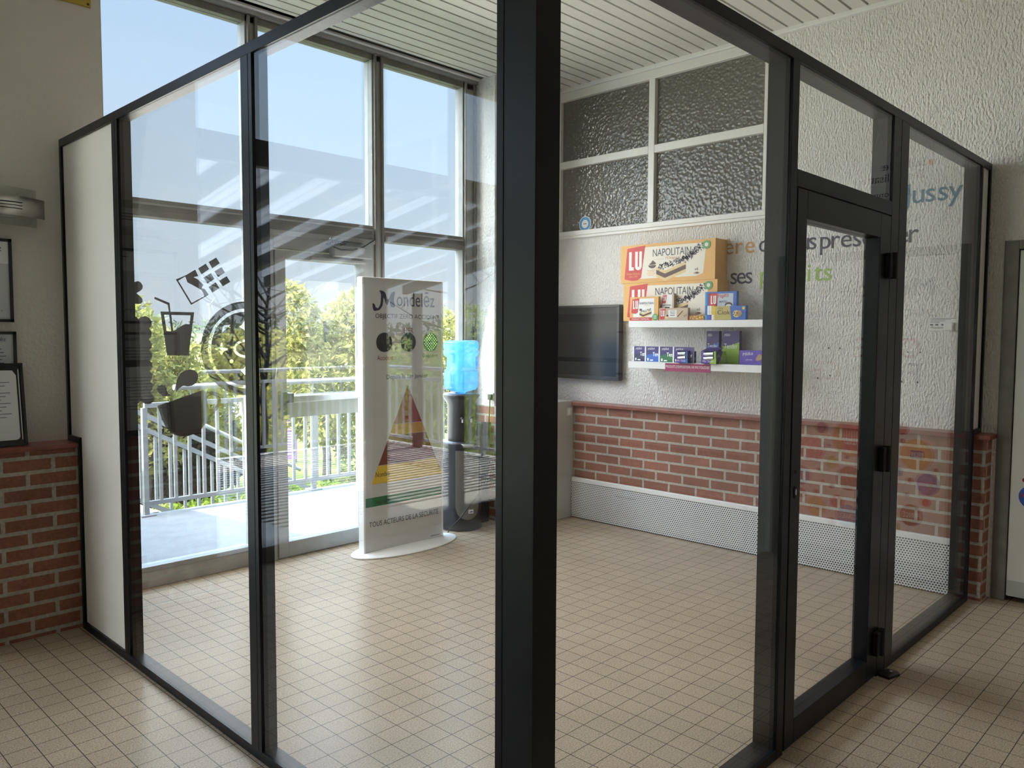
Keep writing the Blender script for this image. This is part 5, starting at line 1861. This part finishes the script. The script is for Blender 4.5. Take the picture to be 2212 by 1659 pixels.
def leaves(name, parent, blobs, size, m, shell=0.5):
    """blobs: (x, y, z, rx, ry, rz, count)"""
    C_, S_l = [], []
    for (x, y, z, rx, ry, rz, n) in blobs:
        u = rng.normal(size=(n, 3))
        u /= np.linalg.norm(u, axis=1)[:, None]
        r = rng.random(n) ** (1 / 3) * (1 - shell) + shell * (0.85 + 0.3 * rng.random(n))
        C_.append(np.array([x, y, z]) + u * r[:, None] * np.array([rx, ry, rz]))
    C_ = np.concatenate(C_)
    n = len(C_)
    a = rng.normal(size=(n, 3))
    a /= np.linalg.norm(a, axis=1)[:, None]
    t_ = rng.normal(size=(n, 3))
    b_ = np.cross(a, t_)
    b_ /= np.linalg.norm(b_, axis=1)[:, None]
    s = size * (0.6 + 0.8 * rng.random(n))[:, None]
    V = np.stack([C_ - a * s, C_ - b_ * s * 0.38, C_ + a * s, C_ + b_ * s * 0.38], 1).reshape(-1, 3)
    me = bpy.data.meshes.new(name)
    me.vertices.add(4 * n)
    me.vertices.foreach_set('co', V.ravel())
    me.loops.add(4 * n)
    me.loops.foreach_set('vertex_index', np.arange(4 * n, dtype=np.int32))
    me.polygons.add(n)
    me.polygons.foreach_set('loop_start', np.arange(0, 4 * n, 4, dtype=np.int32))
    me.polygons.foreach_set('loop_total', np.full(n, 4, dtype=np.int32))
    me.materials.append(m)
    me.update(calc_edges=True)
    o = bpy.data.objects.new(name, me)
    COL.objects.link(o)
    if parent is not None:
        o.parent = parent
        o.matrix_parent_inverse = PW(parent).inverted()
    return o


def branches(parent, base, top, n, spread, r, seed=1, name='trunk'):
    rg = random.Random(seed)
    b = MB()
    base, top = Vector(base), Vector(top)
    b.tube([base.lerp(top, i / 6) + Vector((rg.uniform(-.06, .06), rg.uniform(-.06, .06), 0)) * (i > 0) for i in range(7)], r, M_bark, 7, r * 0.35)
    for k in range(n):
        s = base.lerp(top, 0.35 + 0.6 * rg.random())
        e_ = s + Vector((rg.uniform(-1, 1) * spread, rg.uniform(-1, 1) * spread, spread * (0.25 + 0.7 * rg.random())))
        mid = s.lerp(e_, 0.5) + Vector((0, 0, -0.08 * spread))
        b.tube([s, mid, e_], r * 0.35, M_bark, 5, r * 0.08)
        for j in range(2):
            s2 = mid.lerp(e_, rg.random())
            b.tube([s2, s2 + Vector((rg.uniform(-.4, .4), rg.uniform(-.4, .4), rg.uniform(.05, .5))) * spread], r * 0.14, M_bark, 4, r * 0.05)
    return b.build(name, parent)


def tree(name, label, group, base, top, blobs, size, m, nb=8, spread=0.8, r=0.07, seed=1, shell=0.35):
    o = empty(name, base, label, 'tree' if 'shrub' not in name and 'hedge' not in name else 'shrub', group)
    branches(o, base, top, nb, spread, r, seed)
    leaves('foliage', o, blobs, size, m, shell)
    return o


G0 = -1.0
TG = 'trees beyond the terrace'
tree('leafy_tree', 'sunlit leafy tree seen through the left pane behind the drink cup sticker', TG, (3.9, 10, G0), (3.85, 10, 1.7),
     [(3.75, 10, 1.2, .35, .35, .75, 1100), (3.95, 10, 0.4, .45, .4, .7, 1200), (3.5, 10.2, 0.6, .6, .5, 1.1, 900)], 0.055, LM_y, 8, 0.4, 0.05, 2)
tree('leafy_tree', 'broad green tree between the drink cup and cookie stickers', TG, (4.9, 11.6, G0), (4.9, 11.6, 1.4),
     [(4.55, 11.6, 1.15, .55, .5, .5, 1300), (5.1, 11.6, 0.75, .7, .5, .6, 1700), (4.6, 11.5, .25, .9, .6, .6, 1700), (5.4, 11.8, .2, .6, .5, .5, 1000), (5.6, 11.6, .75, .3, .3, .5, 500)], 0.055, LM_y, 8, 0.5, 0.06, 3)
tree('leafy_tree', 'tall yellow-green tree filling the exit door glass', TG, (7.4, 11.5, G0), (7.4, 11.5, 1.7),
     [(6.75, 11.5, 1.6, .45, .5, .75, 1700), (6.9, 11.5, .7, .55, .6, .8, 2000), (7.9, 11.5, 1.35, .55, .6, .85, 2000), (8.3, 11.6, 1.7, .4, .4, .75, 1200), (7.5, 11.4, 0.8, .8, .6, .75, 2200), (7.9, 11.3, .1, .7, .6, .8, 2200), (7.0, 11.2, .15, .35, .5, .5, 900), (8.6, 11.5, .4, .6, .6, .9, 1700)], 0.065, LM_y, 16, 0.9, 0.08, 4)
tree('leafy_tree', 'yellow-green tree right of the exit door, above the water bottle', TG, (10.2, 12.5, G0), (10.2, 12.5, 1.9),
     [(9.6, 12.5, 1.0, .6, .6, .8, 1400), (10.6, 12.5, 1.25, .8, .7, .85, 1800), (10.0, 12.4, .2, 1.1, .7, .8, 2000), (11.6, 12.5, .9, .9, .7, 1.1, 1700), (11.6, 12.5, -.1, 1.0, .7, .7, 1300)], 0.065, LM_y, 12, 0.9, 0.07, 5)
tree('conifer_hedge', 'very dark evergreen hedge behind the stair railing', TG, (4.45, 10.3, G0), (4.45, 10.3, .3),
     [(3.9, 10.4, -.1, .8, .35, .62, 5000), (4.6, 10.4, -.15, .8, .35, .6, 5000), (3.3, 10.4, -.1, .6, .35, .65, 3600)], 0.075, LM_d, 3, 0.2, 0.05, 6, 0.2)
hg = leaves('ground_cover', None, [(3.9 + 0.55 * k, 9.55 + .1 * (k % 2), -0.83, .55, .28, .26, 1100) for k in range(5)], 0.04, LM_b, 0.3)
tag(hg, 'low bright green ground cover at the foot of the stair railing', 'ground cover', kind='stuff')
tree('flowering_shrub', 'low green shrub below the exit door view', TG, (8.0, 10.6, G0), (8.0, 10.6, -.3),
     [(7.6, 10.6, -.65, .6, .4, .35, 700), (8.6, 10.8, -.6, .7, .4, .4, 800)], 0.05, LM_g, 4, 0.25, 0.03, 7)
for k, (xq, yq, hh_, mm) in enumerate(((-1.6, 13.6, 2.0, LM_g_lit), (-4.6, 14.6, 1.7, LM_y_lit), (-7.6, 11.6, 2.3, LM_g_lit), (-6.6, 8.0, 1.6, LM_g_lit), (1.0, 13.4, 1.2, LM_g_lit), (-10.4, 9.5, 2.0, LM_y_lit))):
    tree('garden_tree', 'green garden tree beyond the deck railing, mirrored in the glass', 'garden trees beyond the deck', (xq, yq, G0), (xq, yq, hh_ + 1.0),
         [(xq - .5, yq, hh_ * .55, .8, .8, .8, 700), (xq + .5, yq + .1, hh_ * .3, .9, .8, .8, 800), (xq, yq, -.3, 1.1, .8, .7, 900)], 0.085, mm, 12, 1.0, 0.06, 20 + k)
bt = empty('bare_tree', (-3.0, 10.6, G0), 'bare dark branched tree over the deck railing, mirrored in the glass', 'tree')
branches(bt, (-3.0, 10.6, G0), (-3.2, 10.6, 2.3), 26, 1.3, 0.06, 77)
tl_o = []
for k in range(46):
    a = math.radians(-62 + 3.1 * k)
    dist = 150 + 50 * rng.random()
    tl_o.append((dist * math.sin(a), dist * math.cos(a), 0.2 + 1.5 * rng.random(), 6.5, 4, 3.4 + 2.2 * rng.random(), 260))
tr_far = leaves('treeline', None, tl_o, 0.75, LM_far, 0.2)
tag(tr_far, 'distant hazy line of trees along the horizon', 'trees', kind='stuff')

# wind turbine far away
wt = empty('wind_turbine', (329.3, 700, -2.4), 'tiny white wind turbine on the horizon beside the cookie sticker', 'wind turbine')
M_turb = mat('turbine_white', (0.22, 0.23, 0.24), 0.5)
MB().cyl((329.3, 700, -2.4), (329.3, 700, 26.8), 0.9, M_turb, 12, 0.5).build('tower', wt)
MB().box((328.3, 697.5, 26.3), (330.3, 701.5, 28.0), M_turb).build('nacelle', wt)
for k, an in enumerate((58, 178, 298)):
    a = math.radians(an)
    d_ = Vector((math.cos(a), 0, math.sin(a)))
    n_ = Vector((-math.sin(a), 0, math.cos(a)))
    h0 = Vector((329.3, 697.2, 27.1))
    q = MB()
    pts = [h0 + n_ * 0.35, h0 + d_ * 2 + n_ * 0.6, h0 + d_ * 8, h0 + d_ * 2 - n_ * 0.25, h0 - n_ * 0.35]
    vs = pts + [p + Vector((0, 0.3, 0)) for p in pts]
    q.add(vs, [(0, 1, 2, 3, 4), (9, 8, 7, 6, 5)] + [(i, (i + 1) % 5, 5 + (i + 1) % 5, 5 + i) for i in range(5)], M_turb)
    q.build('blade', wt)

# banner, pillars, wall, shed
bn_ = empty('display_banner', (7.95, 13.6, G0), 'purple information banner with a baker picture standing on the lawn', 'banner')
u_ = Vector((0.80, -0.6, 0)).normalized()
BF = frame((7.72, 13.75, -0.92), u_, (0, 0, 1))
b = MB()
b.prism(BF, [(0, 0), (0.40, 0), (0.40, 0.76), (0, 0.76)], -0.02, 0, P_violet)
b.rect(BF, 0, 0, 0.18, 0.6, 0.001, flat('pale_lilac', (0.55, 0.55, 0.62)))
b.rect(BF, 0.2, 0.56, 0.385, 0.72, 0.001, P_violet)
for k in range(4):
    b.rect(BF, 0.20, 0.70 - 0.045 * k, 0.37, 0.725 - 0.045 * k, 0.002, P_orange)
for k in range(9):
    b.rect(BF, 0.21, 0.50 - 0.05 * k, 0.31 + 0.02 * (k % 3), 0.52 - 0.05 * k, 0.002, P_white)
b.poly(BF, smooth2([(0.05, 0.02), (0.13, 0.02), (0.15, 0.4), (0.13, 0.47), (0.06, 0.47), (0.04, 0.4)]), 0.002, P_white)
b.poly(BF, ell(0.09, 0.52, 0.035, 0.045, 14), 0.003, P_cake)
b.poly(BF, smooth2([(0.05, 0.55), (0.04, 0.62), (0.09, 0.65), (0.14, 0.62), (0.13, 0.55)]), 0.004, P_white)
b.rect(BF, 0.06, 0.20, 0.13, 0.30, 0.003, P_gold)
b.build('banner_panel', bn_)
for s in (0.01, 0.39):
    v = BF[0] + BF[1] * s
    MB().box((v.x - 0.015, v.y + 0.02, G0), (v.x + 0.015, v.y + 0.05, -0.16), M_beam).build('stake', bn_)
M_sand = mat('sandstone', (0.18, 0.15, 0.11), 0.85, noise=(8, 0.12))
for (xq, yq, hh_, lb) in ((9.6, 17.0, 0.05, 'brown square gate pillar by the pale road, seen past the stair railing'), (10.0, 17.2, 0.55, 'sand coloured gate pillar beside the tall yellow-green tree')):
    gpil = empty('gate_pillar', (xq, yq, G0), lb, 'pillar', 'gate pillars by the road')
    MB().box((xq - .17, yq - .17, G0), (xq + .17, yq + .17, hh_ + 0.1), M_sand).build('shaft', gpil, 0.01)
    MB().box((xq - .22, yq - .22, hh_ + 0.1), (xq + .22, yq + .22, hh_ + 0.18), M_conc).build('pillar_cap', gpil, 0.01)
fn = empty('wire_fence', (12, 28, -1), 'low pale fence along the far side of the road', 'fence')
q = MB()
for k in range(40):
    q.box((5 + k * 0.8, 28, -1.0), (5.06 + k * 0.8, 28.05, 0.15), M_rail)
q.build('fence_posts', fn)
q = MB()
for z_ in (-0.5, 0.0):
    q.box((5, 28.01, z_), (37, 28.04, z_ + 0.05), M_rail)
q.build('fence_wires', fn)
sh = empty('white_shed', (26.8, 31, -1), 'low pale building with shallow roof beyond the right-hand tree', 'building')
MB().box((22.5, 30, -1.0), (31, 36, 0.75), M_doorw).build('shed_wall', sh)
q = MB()
q.prism(frame((22.2, 29.7, 0.75), (1, 0, 0), (0, 0, 1)), [(0, 0), (9.1, 0), (4.5, 0.65)], -6.6, 0, M_grey)
q.build('shed_roof', sh)
